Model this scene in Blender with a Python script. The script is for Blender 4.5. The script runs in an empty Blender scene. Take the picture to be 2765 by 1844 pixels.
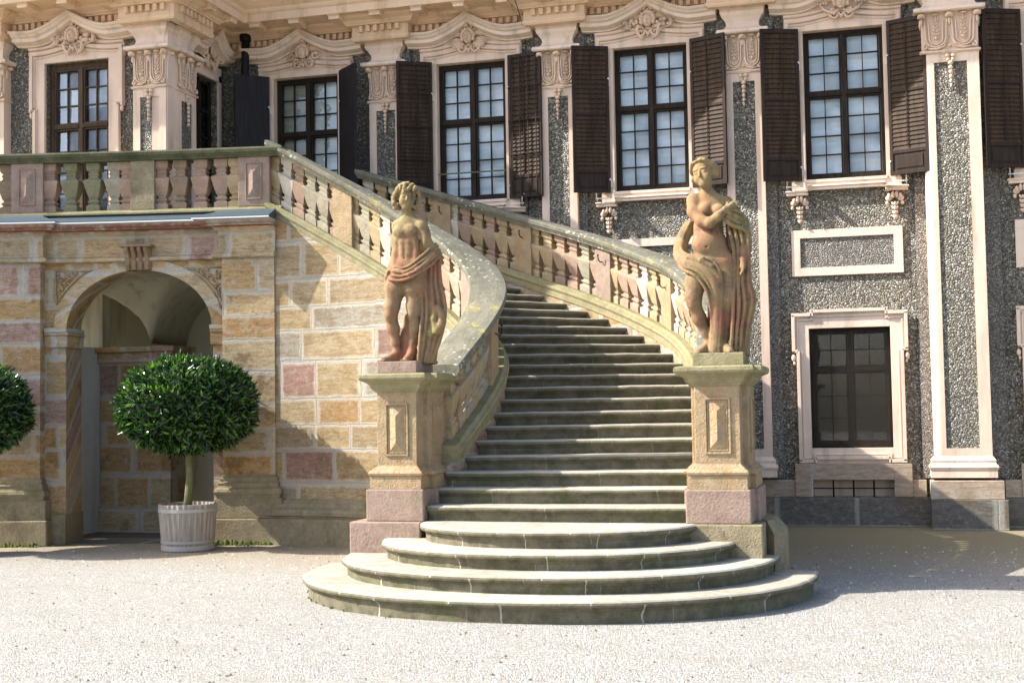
import bpy, bmesh, math, random
import numpy as np
from mathutils import Vector, Matrix
random.seed(7); rng = np.random.default_rng(7)
PI = math.pi
S = bpy.context.scene
COL = S.collection

# ------------------------------------------------------------------ camera
cam_d = bpy.data.cameras.new('camera'); cam = bpy.data.objects.new('camera', cam_d); COL.objects.link(cam)
S.camera = cam
cam_d.sensor_width = 36; cam_d.lens = 46.53; cam_d.clip_end = 3000; cam_d.clip_start = 0.1
pitch, roll, yaw = 0.05023, -0.01660, 0.27108
def _cam():
    F = Vector((0, math.cos(pitch), math.sin(pitch))); U = Vector((0, -math.sin(pitch), math.cos(pitch))); R = Vector((1, 0, 0))
    c, s = math.cos(roll), math.sin(roll)
    R2 = R*c+U*s; U2 = -R*s+U*c
    Z = Matrix.Rotation(yaw, 3, 'Z')
    R2, U2, F = Z@R2, Z@U2, Z@F
    M = Matrix(((R2.x, U2.x, -F.x), (R2.y, U2.y, -F.y), (R2.z, U2.z, -F.z))).to_4x4()
    M.translation = Vector((0, 0, 1.7))
    return M
cam.matrix_world = _cam()

# ------------------------------------------------------------------ sky and sun
SUN_AZ = math.radians(17.5)      # light travels towards +x and a little into the facade
SUN_EL = math.radians(40)
W = bpy.data.worlds.new('World'); S.world = W; W.use_nodes = True
nt = W.node_tree; bg = nt.nodes['Background']
sky = nt.nodes.new('ShaderNodeTexSky'); sky.sky_type = 'NISHITA'; sky.sun_disc = False
sky.sun_elevation = SUN_EL
# sun stands towards (-cos az, -sin az): rotation measured clockwise from +y
sky.sun_rotation = math.atan2(-math.cos(SUN_AZ), -math.sin(SUN_AZ))
sky.dust_density = 2.5; sky.air_density = 0.9; sky.ozone_density = 1.0
nt.links.new(sky.outputs[0], bg.inputs['Color']); bg.inputs['Strength'].default_value = 0.15
sd = bpy.data.lights.new('sun', 'SUN'); sun = bpy.data.objects.new('sun', sd); COL.objects.link(sun)
sd.energy = 4.4; sd.angle = math.radians(0.5); sd.color = (1.0, 0.955, 0.88)
ldir = Vector((math.cos(SUN_AZ)*math.cos(SUN_EL), math.sin(SUN_AZ)*math.cos(SUN_EL), -math.sin(SUN_EL)))
sun.rotation_euler = ldir.to_track_quat('-Z', 'Y').to_euler(); sun.location = (-20, -5, 20)
vs = S.view_settings; vs.view_transform = 'Standard'; vs.look = 'None'; vs.gamma = 1; vs.exposure = 1.32
S.render.resolution_x = 1024; S.render.resolution_y = 682
S.cycles.max_bounces = 6; S.cycles.diffuse_bounces = 4; S.cycles.transparent_max_bounces = 8

# ------------------------------------------------------------------ materials
class NT:
    def __init__(s, name, rough=0.85, spec=0.3):
        s.m = bpy.data.materials.new(name); s.m.use_nodes = True; s.t = s.m.node_tree
        s.b = s.t.nodes['Principled BSDF']; s.b.inputs['Roughness'].default_value = rough
        s.b.inputs['Specular IOR Level'].default_value = spec
        s.tc = s.t.nodes.new('ShaderNodeTexCoord'); s.geo = s.t.nodes.new('ShaderNodeNewGeometry')
        s.obj = s.geo.outputs['Position']; s.uv = s.tc.outputs['UV']
    def n(s, typ, **k):
        nd = s.t.nodes.new('ShaderNode'+typ)
        for a, v in k.items(): setattr(nd, a, v)
        return nd
    def put(s, sock, v):
        if isinstance(v, bpy.types.NodeSocket): s.t.links.new(v, sock)
        elif isinstance(v, tuple) and len(v) == 3 and sock.type == 'RGBA': sock.default_value = (*v, 1)
        else: sock.default_value = v
    def math(s, op, a, b=0.0, c=None, clamp=False):
        nd = s.n('Math', operation=op, use_clamp=clamp); s.put(nd.inputs[0], a); s.put(nd.inputs[1], b)
        if c is not None: s.put(nd.inputs[2], c)
        return nd.outputs[0]
    def mix(s, f, a, b, mode='MIX'):
        nd = s.n('Mix', data_type='RGBA', blend_type=mode); s.put(nd.inputs[0], f); s.put(nd.inputs[6], a); s.put(nd.inputs[7], b)
        return nd.outputs[2]
    def noise(s, scale, detail=4, rough=.55, vec=None, sc=None, out=0, dist=0):
        nd = s.n('TexNoise'); nd.inputs['Scale'].default_value = scale; nd.inputs['Detail'].default_value = detail
        nd.inputs['Roughness'].default_value = rough; nd.inputs['Distortion'].default_value = dist
        v = vec if vec is not None else s.obj
        if sc: 
            mp = s.n('Mapping'); mp.inputs['Scale'].default_value = sc; s.t.links.new(v, mp.inputs[0]); v = mp.outputs[0]
        s.t.links.new(v, nd.inputs['Vector']); return nd.outputs[out]
    def voro(s, scale, feat='F1', out='Distance', vec=None, rnd=1.0):
        nd = s.n('TexVoronoi', feature=feat); nd.inputs['Scale'].default_value = scale; nd.inputs['Randomness'].default_value = rnd
        s.t.links.new(vec if vec is not None else s.obj, nd.inputs['Vector']); return nd.outputs[out]
    def ramp(s, f, stops, interp='LINEAR'):
        nd = s.n('ValToRGB'); cr = nd.color_ramp; cr.interpolation = interp
        while len(cr.elements) > 1: cr.elements.remove(cr.elements[-1])
        cr.elements[0].position = stops[0][0]; cr.elements[0].color = (*stops[0][1], 1) if len(stops[0][1]) == 3 else stops[0][1]
        for p, c in stops[1:]:
            e = cr.elements.new(p); e.color = (*c, 1)
        s.put(nd.inputs[0], f); return nd.outputs[0]
    def step(s, f, a, b):
        nd = s.n('MapRange'); nd.clamp = True; nd.interpolation_type = 'SMOOTHSTEP'
        s.put(nd.inputs[0], f); nd.inputs[1].default_value = a; nd.inputs[2].default_value = b
        nd.inputs[3].default_value = 0; nd.inputs[4].default_value = 1; return nd.outputs[0]
    def sep(s, v):
        nd = s.n('SeparateXYZ'); s.t.links.new(v, nd.inputs[0]); return nd.outputs
    def comb(s, x, y, z=0.0):
        nd = s.n('CombineXYZ'); s.put(nd.inputs[0], x); s.put(nd.inputs[1], y); s.put(nd.inputs[2], z); return nd.outputs[0]
    def white(s, v):
        nd = s.n('TexWhiteNoise', noise_dimensions='3D'); s.t.links.new(v, nd.inputs['Vector']); return nd.outputs[0]
    def bump(s, h, strength=.5, dist=.01, prev=None):
        nd = s.n('Bump'); nd.inputs['Strength'].default_value = strength; nd.inputs['Distance'].default_value = dist
        s.put(nd.inputs['Height'], h)
        if prev is not None: s.t.links.new(prev, nd.inputs['Normal'])
        return nd.outputs[0]
    def fin(s, col, bump=None, rough=None):
        s.put(s.b.inputs['Base Color'], col)
        if bump is not None: s.t.links.new(bump, s.b.inputs['Normal'])
        if rough is not None: s.put(s.b.inputs['Roughness'], rough)
        return s.m
def g3(v): return (v, v, v)

def mat_stucco(name, base, dirt=(.36, .28, .2), warm=None):
    s = NT(name, .9, .15)
    a = s.noise(1.3, 5, .6); b = s.noise(9, 5, .65); c = s.noise(70, 3, .6)
    st = s.noise(5, 4, .6, sc=(1, 1, .12))
    col = s.mix(s.step(a, .35, .7), base, tuple(x*.88 for x in base))
    col = s.mix(s.math('MULTIPLY', s.step(st, .50, .70), .5), col, dirt)
    pt = s.noise(2.7, 6, .75); col = s.mix(s.math('MULTIPLY', s.step(pt, .56, .60), .22), col, tuple(min(1, x*1.1) for x in base))
    col = s.mix(s.math('MULTIPLY', s.step(b, .58, .8), .3), col, tuple(min(1, x*1.12) for x in base))
    bp = s.bump(c, .25, .006); bp = s.bump(b, .25, .02, bp)
    return s.fin(col, bp)
def mat_pebble(name, sc=26, dark=1.0, fine=False):
    s = NT(name, .55, .4)
    d = s.voro(sc, 'F1', 'Distance'); cc = s.voro(sc, 'F1', 'Color'); e = s.voro(sc, 'DISTANCE_TO_EDGE', 'Distance')
    r = s.sep(cc)[0]; g = s.sep(cc)[1]
    if fine:
        col = s.ramp(r, [(0, (.12, .105, .085)), (.35, (.24, .21, .18)), (.7, (.36, .32, .27)), (.93, (.5, .46, .41)), (1, (.62, .58, .52))])
    else:
        col = s.ramp(r, [(0, (.09, .08, .06)), (.25, (.20, .18, .135)), (.5, (.29, .265, .20)), (.68, (.37, .34, .27)), (.85, (.46, .43, .36)), (.95, (.64, .61, .54)), (1, (.72, .70, .64))])
        col = s.mix(s.math('MULTIPLY', s.step(g, .82, .9), .5), col, (.42, .3, .16))
    big = s.noise(.9, 4, .6)
    col = s.mix(s.math('MULTIPLY', s.step(big, .4, .7), .3), col, tuple([.12*dark]*3))
    gap = s.step(e, .0, .12)
    col = s.mix(gap, (.045, .042, .032), col)
    h = s.math('SUBTRACT', 1.0, d)
    bp = s.bump(s.math('MULTIPLY', h, gap), .9, .03 if not fine else .02)
    return s.fin(col, bp, s.math('MULTIPLY_ADD', g, -.35, .6))
def mat_ashlar(name, rowh, w, stops, mortar=(.37, .36, .325), mw=.009, stain=.5, rough_bump=.5):
    s = NT(name, .9, .15)
    xy = s.sep(s.uv)
    nx = s.noise(7, 3, .6); nx2 = s.noise(30, 3, .6)
    wob = s.math('MULTIPLY_ADD', s.math('SUBTRACT', nx, .5), .035, s.math('MULTIPLY', s.math('SUBTRACT', nx2, .5), .016))
    y = s.math('ADD', xy[1], wob); x = s.math('ADD', xy[0], wob)
    y2 = s.math('ADD', s.math('DIVIDE', y, rowh), s.math('MULTIPLY', s.math('SINE', s.math('MULTIPLY', y, 4.3)), .16))
    row = s.math('FLOOR', y2); fy = s.math('FRACT', y2)
    rr = s.white(s.comb(row, 3.3, 1.7)); rr2 = s.white(s.comb(row, 9.1, 5.2))
    wr = s.math('MULTIPLY', s.math('MULTIPLY_ADD', rr, .7, .7), w)
    xs = s.math('DIVIDE', s.math('ADD', x, s.math('MULTIPLY', rr2, 5.0)), wr)
    xs = s.math('ADD', xs, s.math('MULTIPLY', s.math('SINE', s.math('MULTIPLY', xs, 2.4)), .2))
    cl = s.math('FLOOR', xs); fx = s.math('FRACT', xs)
    cell = s.white(s.comb(row, cl, 2.0)); cell2 = s.white(s.comb(row, cl, 8.0))
    ex = s.math('MULTIPLY', s.math('MINIMUM', fx, s.math('SUBTRACT', 1.0, fx)), wr)
    ey = s.math('MULTIPLY', s.math('MINIMUM', fy, s.math('SUBTRACT', 1.0, fy)), rowh)
    ed = s.math('MINIMUM', ex, ey)
    mwn = s.math('MULTIPLY_ADD', s.step(s.noise(3.2, 5, .7), .46, .66), mw*2.2, mw*.45)
    m = s.step(s.math('SUBTRACT', ed, mwn), -.004, .005)      # 0 mortar .. 1 stone
    col = s.ramp(cell, stops, 'CONSTANT')
    bed = s.noise(4.5, 7, .75, vec=s.comb(s.math('ADD', xy[0], s.math('MULTIPLY', cell2, 40)), s.math('MULTIPLY', xy[1], 5.5), 0.0), dist=1.2)
    col = s.mix(s.math('MULTIPLY', s.step(bed, .40, .62), .75), col, s.mix(1.0, col, (.62, .5, .4), 'MULTIPLY'))
    pale = s.noise(10, 7, .8)
    col = s.mix(s.math('MULTIPLY', s.step(pale, .52, .62), 1.1*stain), col, (.44, .40, .33))
    dk = s.noise(2.2, 5, .7)
    col = s.mix(s.math('MULTIPLY', s.step(dk, .53, .64), 1.1*stain), col, (.15, .095, .04))
    fl = s.noise(5, 6, .75, vec=s.comb(xy[0], s.math('MULTIPLY', xy[1], 3.0), 0.0)); col = s.mix(s.math('MULTIPLY', s.step(fl, .52, .64), .7*stain), col, (.30, .15, .045))
    near = s.math('SUBTRACT', 1.0, s.step(s.math('SUBTRACT', ed, s.math('MULTIPLY', pale, .05)), 0.0, .03))
    col = s.mix(s.math('MULTIPLY', near, .5), col, (.5, .47, .4))
    col = s.mix(s.math('MULTIPLY_ADD', cell2, .35, 0.0), col, s.mix(1.0, col, (.72, .68, .62), 'MULTIPLY'))
    col = s.mix(m, mortar, col)
    gr = s.noise(38, 5, .75); col = s.mix(s.math('MULTIPLY', s.step(gr, .5, .66), .4), col, s.mix(1.0, col, (.55, .48, .4), 'MULTIPLY'))
    hh = s.math('ADD', s.math('MULTIPLY', m, .4), s.math('MULTIPLY', s.noise(24, 5, .7), .5))
    bp = s.bump(hh, rough_bump, .025)
    return s.fin(col, bp)
def mat_stone(name, base, moss=(.17, .19, .06), mossy=.4, pale=None, paley=.35, pit=.5, topmoss=0.0, dark=None, darky=.4, lichen=0.0):
    s = NT(name, .9, .15)
    a = s.noise(1.6, 6, .65); b = s.noise(7, 6, .7); c = s.noise(45, 4, .7)
    col = s.mix(s.step(b, .35, .7), base, tuple(x*.76 for x in base))
    if pale: col = s.mix(s.math('MULTIPLY', s.step(s.noise(11, 6, .75), .5, .7), paley), col, pale)
    if dark: col = s.mix(s.math('MULTIPLY', s.step(s.noise(3.3, 5, .7, sc=(1, 1, .45)), .48, .72), darky), col, dark)
    mm = s.math('MULTIPLY', s.step(s.noise(2.7, 6, .7), .48, .68), mossy)
    if topmoss:
        nz = s.sep(s.geo.outputs['Normal'])[2]
        mm = s.math('ADD', mm, s.math('MULTIPLY', s.step(s.math('ADD', nz, s.math('SUBTRACT', b, .5)), .2, .9), topmoss), clamp=True)
    col = s.mix(mm, col, moss)
    if lichen:
        v = s.voro(16, 'F1', 'Distance'); vr = s.sep(s.voro(16, 'F1', 'Color'))[0]
        sp = s.math('MULTIPLY', s.math('SUBTRACT', 1.0, s.step(s.math('ADD', v, s.math('MULTIPLY', s.noise(50, 2, .6), .3)), .33, .5)), s.step(vr, .45, .5))
        dens = s.step(s.noise(1.1, 3, .6), .38, .6)
        col = s.mix(s.math('MULTIPLY', s.math('MULTIPLY', sp, dens), lichen), col, (.62, .62, .56))
        yl = s.math('MULTIPLY', s.step(s.noise(5, 5, .7), .56, .66), s.step(s.noise(.9, 2, .5), .45, .6))
        col = s.mix(s.math('MULTIPLY', yl, lichen*.8), col, (.42, .33, .06))
    col = s.mix(s.math('MULTIPLY', s.step(c, .5, .66), .35), col, s.mix(1.0, col, (.5, .46, .4), 'MULTIPLY'))
    bp = s.bump(s.math('ADD', c, s.math('MULTIPLY', b, .8)), pit, .02)
    return s.fin(col, bp)
def mat_wood(name, base, light, rough=.6):
    s = NT(name, rough, .18)
    g = s.noise(30, 5, .7, sc=(1, 1, .08)); c = s.noise(4, 4, .6)
    col = s.mix(s.step(g, .35, .7), base, light); col = s.mix(s.math('MULTIPLY', c, .4), col, tuple(x*.5 for x in base))
    return s.fin(col, s.bump(g, .4, .006))
def mat_plain(name, base, rough=.6, metal=0.0, var=.15, spec=.3):
    s = NT(name, rough, spec); a = s.noise(12, 4, .6)
    s.b.inputs['Metallic'].default_value = metal
    return s.fin(s.mix(s.math('MULTIPLY', a, var*2), base, tuple(x*.5 for x in base)), s.bump(s.noise(60, 3, .6), .15, .004))

OCH = [(0, (.42, .30, .155)), (.18, (.50, .385, .22)), (.36, (.44, .36, .235)), (.5, (.38, .325, .22)), (.66, (.50, .41, .26)), (.78, (.42, .28, .14)), (.87, (.39, .27, .23)), (.94, (.30, .22, .18))]
M = {}
M['stucco'] = mat_stucco('pink_stucco', (.76, .58, .45))
M['stucco_pale'] = mat_stucco('pale_stucco', (.78, .62, .49))
M['cornice'] = mat_stucco('bounce_tinted_cornice_stucco', (.75, .54, .36), dirt=(.40, .26, .14))  # extra orange is bounced light put into the base colour
M['orn'] = mat_stucco('carved_stucco', (.70, .52, .38), dirt=(.28, .19, .11))
M['pebble'] = mat_pebble('pebble_dash', 42)
M['pebble_fine'] = mat_pebble('fine_pebble_dash', 55, fine=True)
M['ashlar'] = mat_ashlar('ochre_ashlar', .40, .62, OCH, stain=.5)
M['ashlar_pier'] = mat_ashlar('pier_ashlar', .37, 2.3, OCH, stain=.6)
M['ashlar_curved'] = mat_ashlar('curved_wall_ashlar', .385, .95, [(0, (.36, .285, .165)), (.22, (.40, .33, .21)), (.42, (.32, .26, .165)), (.58, (.37, .25, .13)), (.68, (.31, .29, .235)), (.84, (.31, .20, .165)), (.93, (.24, .165, .14))], mortar=(.31, .30, .265), mw=.007, stain=.35)
M['ashlar_red'] = mat_ashlar('red_band_ashlar', .2, 1.2, [(0, (.30, .14, .11)), (.4, (.27, .13, .11)), (.7, (.36, .30, .28)), (.85, (.32, .15, .12))])
M['stonegrey'] = mat_ashlar('grey_plinth_stone', .9, 1.5, [(0, (.20, .19, .16)), (.5, (.17, .165, .15)), (.8, (.22, .19, .16))], mortar=(.3, .29, .27), mw=.006, stain=.3)
M['stonepink'] = mat_ashlar('pale_pink_block', 1.0, 1.3, [(0, (.50, .42, .33)), (.5, (.46, .37, .29))], mortar=(.5, .45, .38), mw=.004, stain=.2, rough_bump=.25)
M['greenstone'] = mat_stone('mossy_grey_sandstone', (.31, .255, .165), moss=(.19, .185, .085), mossy=.45, pale=(.42, .38, .28), paley=.5, dark=(.10, .085, .05), darky=.6, topmoss=.2, pit=.9)
M['ochre'] = mat_stone('ochre_sandstone', (.40, .295, .175), moss=(.26, .23, .12), mossy=.25, pale=(.48, .41, .30), paley=.5, dark=(.32, .17, .07), darky=.5, pit=.8)
M['capstone'] = mat_stone('mossy_cap_stone', (.30, .265, .155), moss=(.17, .175, .065), mossy=.5, pale=(.42, .37, .26), topmoss=.3, dark=(.16, .14, .06), darky=.35)
M['pinkstone'] = mat_stone('red_sandstone', (.32, .23, .185), moss=(.22, .20, .11), mossy=.4, pale=(.42, .33, .27), paley=.5, pit=.5, dark=(.20, .13, .105), darky=.6)
M['coping'] = mat_stone('lichened_coping', (.19, .18, .135), moss=(.105, .105, .06), mossy=.5, pale=(.32, .31, .26), dark=(.08, .075, .05), darky=.4, lichen=.7, pit=.6)
M['coping_dark'] = mat_stone('algae_coping', (.105, .105, .06), moss=(.04, .05, .02), mossy=.8, pale=(.24, .23, .17), pit=.6)
BAL = [('pink', (.38, .265, .195)), ('ochre', (.42, .32, .19)), ('grey', (.36, .32, .235)), ('olive', (.23, .215, .13)), ('white', (.56, .50, .40)), ('brown', (.27, .20, .14))]
for n_, c_ in BAL: M['bal_'+n_] = mat_stone('baluster_stone_'+n_, c_, mossy=.18, pale=tuple(min(.6, x*1.25) for x in c_), paley=.3, pit=.4, dark=tuple(x*.55 for x in c_), darky=.3)
M['key'] = mat_stone('stained_keystone', (.30, .20, .12), moss=(.12, .10, .06), mossy=.5, pale=(.42, .36, .3), pit=.6)
M['zinc'] = mat_plain('weathered_zinc', (.075, .105, .125), .6, .2, .5)
M['zinc_edge'] = mat_plain('bright_zinc_edge', (.72, .72, .7), .4, .2, .1)
M['wood'] = mat_wood('dark_window_wood', (.016, .010, .006), (.042, .027, .015))
M['wood_light'] = mat_wood('brown_door_wood', (.065, .04, .022), (.13, .085, .048))
M['shutter'] = mat_wood('brown_shutter_wood', (.030, .018, .010), (.090, .052, .029), .6)
M['shutter_frame'] = mat_wood('shutter_rail_wood', (.022, .013, .008), (.048, .028, .018), .5)
M['shutter_out'] = mat_wood('blackish_shutter_paint', (.018, .015, .016), (.035, .03, .03), .6)
M['iron'] = mat_plain('dark_iron', (.02, .018, .016), .55, .6)
M['whiteiron'] = mat_plain('white_painted_iron', (.7, .68, .64), .5)
M['plaster'] = mat_stucco('vault_plaster', (.50, .48, .37), dirt=(.20, .18, .11))
M['plaster_grey'] = mat_stucco('grey_jamb_plaster', (.50, .52, .48), dirt=(.3, .3, .27))
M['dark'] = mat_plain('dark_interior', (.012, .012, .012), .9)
M['tub'] = mat_wood('weathered_tub_wood', (.26, .225, .185), (.42, .385, .34), .8)
M['tubhoop'] = mat_plain('grey_tub_hoop', (.40, .40, .39), .5, .3)
M['soil'] = mat_plain('potting_soil', (.05, .035, .02), .95)
M['bark'] = mat_stone('bay_bark', (.16, .16, .08), moss=(.12, .14, .05), mossy=.5, pale=(.3, .28, .16), pit=.8)
def _blind(name, c, c2, refl=None):
    s = NT(name, .25, .5)
    f = s.noise(3.5, 4, .6, sc=(1.2, 1.2, .5)); h = s.n('TexWave'); h.inputs['Scale'].default_value = 2.2; h.inputs['Distortion'].default_value = 3; h.bands_direction = 'Z'
    s.t.links.new(s.obj, h.inputs['Vector'])
    col = s.mix(s.step(f, .4, .65), c, c2)
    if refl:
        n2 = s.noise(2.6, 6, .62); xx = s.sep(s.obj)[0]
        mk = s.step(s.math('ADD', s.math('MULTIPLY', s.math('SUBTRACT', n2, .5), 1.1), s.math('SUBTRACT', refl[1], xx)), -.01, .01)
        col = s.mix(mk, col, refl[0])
    w2 = s.noise(2.2, 5, .6, sc=(1, 1, 2.2)); col = s.mix(s.math('MULTIPLY', s.step(w2, .42, .66), .35), col, tuple(x*.72 for x in c))
    return s.fin(col, s.bump(s.math('ADD', h.outputs[0], s.math('MULTIPLY', w2, 2.0)), .35, .03))
M['blind'] = _blind('white_blind', (.66, .74, .77), (.56, .66, .71))
M['blind_painted_refl'] = _blind('blind_with_painted_reflection', (.62, .70, .73), (.56, .65, .69), ((.24, .28, .22), -8.27))  # grey-green part is a tree reflection painted into the blind colour
M['painted_sky_refl'] = _blind('painted_sky_reflection', (.17, .22, .30), (.24, .30, .39))  # blue-grey is the sky's reflection in the panes, painted on a sheet
def _glass():
    m = bpy.data.materials.new('window_glass'); m.use_nodes = True; t = m.node_tree; t.nodes.clear()
    o = t.nodes.new('ShaderNodeOutputMaterial'); tr = t.nodes.new('ShaderNodeBsdfTransparent'); gl = t.nodes.new('ShaderNodeBsdfGlossy'); mx = t.nodes.new('ShaderNodeMixShader'); fr = t.nodes.new('ShaderNodeFresnel')
    gl.inputs['Roughness'].default_value = .03; fr.inputs['IOR'].default_value = 1.6
    t.links.new(fr.outputs[0], mx.inputs[0]); t.links.new(tr.outputs[0], mx.inputs[1]); t.links.new(gl.outputs[0], mx.inputs[2]); t.links.new(mx.outputs[0], o.inputs[0])
    return m
M['glass'] = _glass()
def _mesh():
    s = NT('wire_mesh', .5, .4)
    p = s.sep(s.obj); k = 60
    a = s.math('ABSOLUTE', s.math('SUBTRACT', s.math('FRACT', s.math('MULTIPLY', s.math('ADD', p[0], p[2]), k)), .5))
    b = s.math('ABSOLUTE', s.math('SUBTRACT', s.math('FRACT', s.math('MULTIPLY', s.math('SUBTRACT', p[0], p[2]), k)), .5))
    w = s.math('LESS_THAN', s.math('MINIMUM', a, b), .045)
    s.t.links.new(w, s.b.inputs['Alpha']); s.b.inputs['Metallic'].default_value = .5
    return s.fin((.12, .10, .08))
M['wire'] = _mesh()
def _gravel():
    s = NT('pale_gravel', .95, .1)
    v = s.voro(85, 'F1', 'Color'); r = s.sep(v)[0]; d = s.voro(85, 'F1', 'Distance'); v2 = s.sep(s.voro(38, 'F1', 'Color'))[1]
    n = s.noise(.45, 5, .6); n2 = s.noise(3.2, 6, .7); n3 = s.noise(160, 2, .6)
    col = s.ramp(r, [(0, (.20, .187, .158)), (.3, (.32, .305, .268)), (.7, (.38, .366, .338)), (1, (.50, .49, .46))])
    col = s.mix(s.math('MULTIPLY', s.step(v2, .9, .96), .5), col, (.24, .21, .17))
    p = s.sep(s.obj)
    # sandy earth where feet and rain keep the gravel off, towards the building
    near = s.step(s.math('ADD', p[1], s.math('MULTIPLY', n, 2.6)), 13.6, 17.2)
    col = s.mix(s.math('MULTIPLY', near, .75), col, (.34, .265, .16))
    near2 = s.step(s.math('ADD', p[1], s.math('MULTIPLY', n2, 1.6)), 15.6, 17.4)
    col = s.mix(s.math('MULTIPLY', near2, .5), col, (.26, .24, .12))
    col = s.mix(s.math('MULTIPLY', s.step(n2, .55, .75), .3), col, (.28, .24, .18))
    tk = s.noise(1.1, 5, .65, sc=(.35, 1.6, 1)); col = s.mix(s.math('MULTIPLY', s.step(tk, .5, .66), .35), col, (.30, .275, .225))
    sp_ = s.math('MULTIPLY', s.step(s.noise(7, 6, .8), .6, .68), .4); col = s.mix(sp_, col, (.26, .235, .19))
    bp = s.bump(s.math('ADD', s.math('SUBTRACT', 1.0, d), s.math('MULTIPLY', n2, 1.5)), .8, .02)
    return s.fin(col, bp)
M['gravel'] = _gravel()
def _leaf():
    s = NT('bay_leaf', .25, .6)
    r = s.geo.outputs['Random Per Island']
    col = s.ramp(r, [(0, (.008, .022, .007)), (.4, (.014, .042, .010)), (.7, (.028, .075, .015)), (.88, (.085, .18, .03)), (1, (.19, .33, .055))])
    s.put(s.b.inputs['Base Color'], col)
    tl = s.n('BsdfTranslucent'); s.put(tl.inputs[0], s.mix(1.0, col, (1.0, 1.3, .4), 'MULTIPLY')); mx = s.n('MixShader'); mx.inputs[0].default_value = .28
    s.t.links.new(s.b.outputs[0], mx.inputs[1]); s.t.links.new(tl.outputs[0], mx.inputs[2])
    out = [n for n in s.t.nodes if n.type == 'OUTPUT_MATERIAL'][0]; s.t.links.new(mx.outputs[0], out.inputs[0])
    return s.m
M['leaf'] = _leaf()
M['leafcore'] = mat_plain('dark_crown_fill', (.012, .02, .008), .9)  # near-black fill, the crown's inner shade put into a colour
def _statue():
    s = NT('weathered_statue_sandstone', .88, .2)
    a = s.noise(2.1, 5, .6); b = s.noise(9, 6, .7); c = s.noise(60, 4, .7); g = s.noise(3.0, 5, .65)
    col = s.ramp(a, [(.34, (.28, .12, .068)), (.44, (.265, .14, .08)), (.52, (.23, .155, .08)), (.64, (.27, .18, .11))])
    z = s.sep(s.obj)[2]
    up = s.step(s.math('ADD', z, s.math('MULTIPLY', s.math('SUBTRACT', g, .5), 1.9)), 2.9, 3.7)
    col = s.mix(s.math('MULTIPLY', up, .6), col, (.25, .21, .095))
    col = s.mix(s.math('MULTIPLY', s.step(g, .54, .7), .45), col, (.22, .23, .09))
    col = s.mix(s.math('MULTIPLY', s.step(b, .55, .75), .4), col, (.36, .27, .18))
    dk = s.math('MULTIPLY', s.step(s.noise(8, 7, .8), .5, .64), .75); col = s.mix(dk, col, (.12, .085, .06))
    stv = s.noise(14, 5, .7, sc=(1, 1, .16)); col = s.mix(s.math('MULTIPLY', s.step(stv, .54, .66), .6), col, (.10, .08, .05))
    lic = s.noise(17, 6, .8); col = s.mix(s.math('MULTIPLY', s.step(lic, .60, .68), .5), col, (.42, .37, .27))
    return s.fin(col, s.bump(s.math('ADD', c, s.math('MULTIPLY', b, .4)), .5, .006))
M['statue'] = _statue()
def _tread():
    s = NT('step_sandstone', .9, .15)
    b = s.noise(7, 6, .7); c = s.noise(45, 4, .7); a = s.noise(2.3, 6, .7)
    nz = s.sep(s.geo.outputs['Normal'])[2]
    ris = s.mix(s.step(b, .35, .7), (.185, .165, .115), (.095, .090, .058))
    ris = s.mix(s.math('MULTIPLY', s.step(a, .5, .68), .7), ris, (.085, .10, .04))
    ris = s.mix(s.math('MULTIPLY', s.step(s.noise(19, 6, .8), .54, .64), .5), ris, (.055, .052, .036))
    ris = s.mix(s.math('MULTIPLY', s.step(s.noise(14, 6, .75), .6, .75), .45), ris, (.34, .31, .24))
    # upward faces pale: worn stone, plus their sunlit look put into the colour
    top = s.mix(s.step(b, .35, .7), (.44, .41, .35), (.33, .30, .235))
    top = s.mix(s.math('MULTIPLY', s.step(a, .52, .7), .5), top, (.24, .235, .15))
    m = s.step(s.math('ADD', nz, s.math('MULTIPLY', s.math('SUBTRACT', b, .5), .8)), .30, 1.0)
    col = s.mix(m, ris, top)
    pj = s.sep(s.obj); lv = s.math('FLOOR', s.math('MULTIPLY', s.math('ADD', pj[2], .02), 7.45))
    fr = s.math('FRACT', s.math('ADD', s.math('MULTIPLY', s.math('ADD', pj[0], s.math('MULTIPLY', s.noise(12, 3, .6), .03)), .62), s.math('MULTIPLY', lv, .377)))
    ej = s.math('MINIMUM', fr, s.math('SUBTRACT', 1.0, fr)); kj = s.math('MULTIPLY', s.math('SUBTRACT', 1.0, s.step(ej, .001, .004)), .3)
    tone = s.white(s.comb(lv, s.math('FLOOR', s.math('ADD', s.math('MULTIPLY', pj[0], .62), s.math('MULTIPLY', lv, .377))), 1.0)); col = s.mix(s.math('MULTIPLY', tone, .4), col, s.mix(1.0, col, (.62, .60, .55), 'MULTIPLY'))
    col = s.mix(kj, col, (.42, .40, .34))
    return s.fin(col, s.bump(s.math('ADD', c, b), .6, .014))
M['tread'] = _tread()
def _tread2():
    m = M['tread'].copy(); m.name = 'bottom_step_sandstone'; return m

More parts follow.
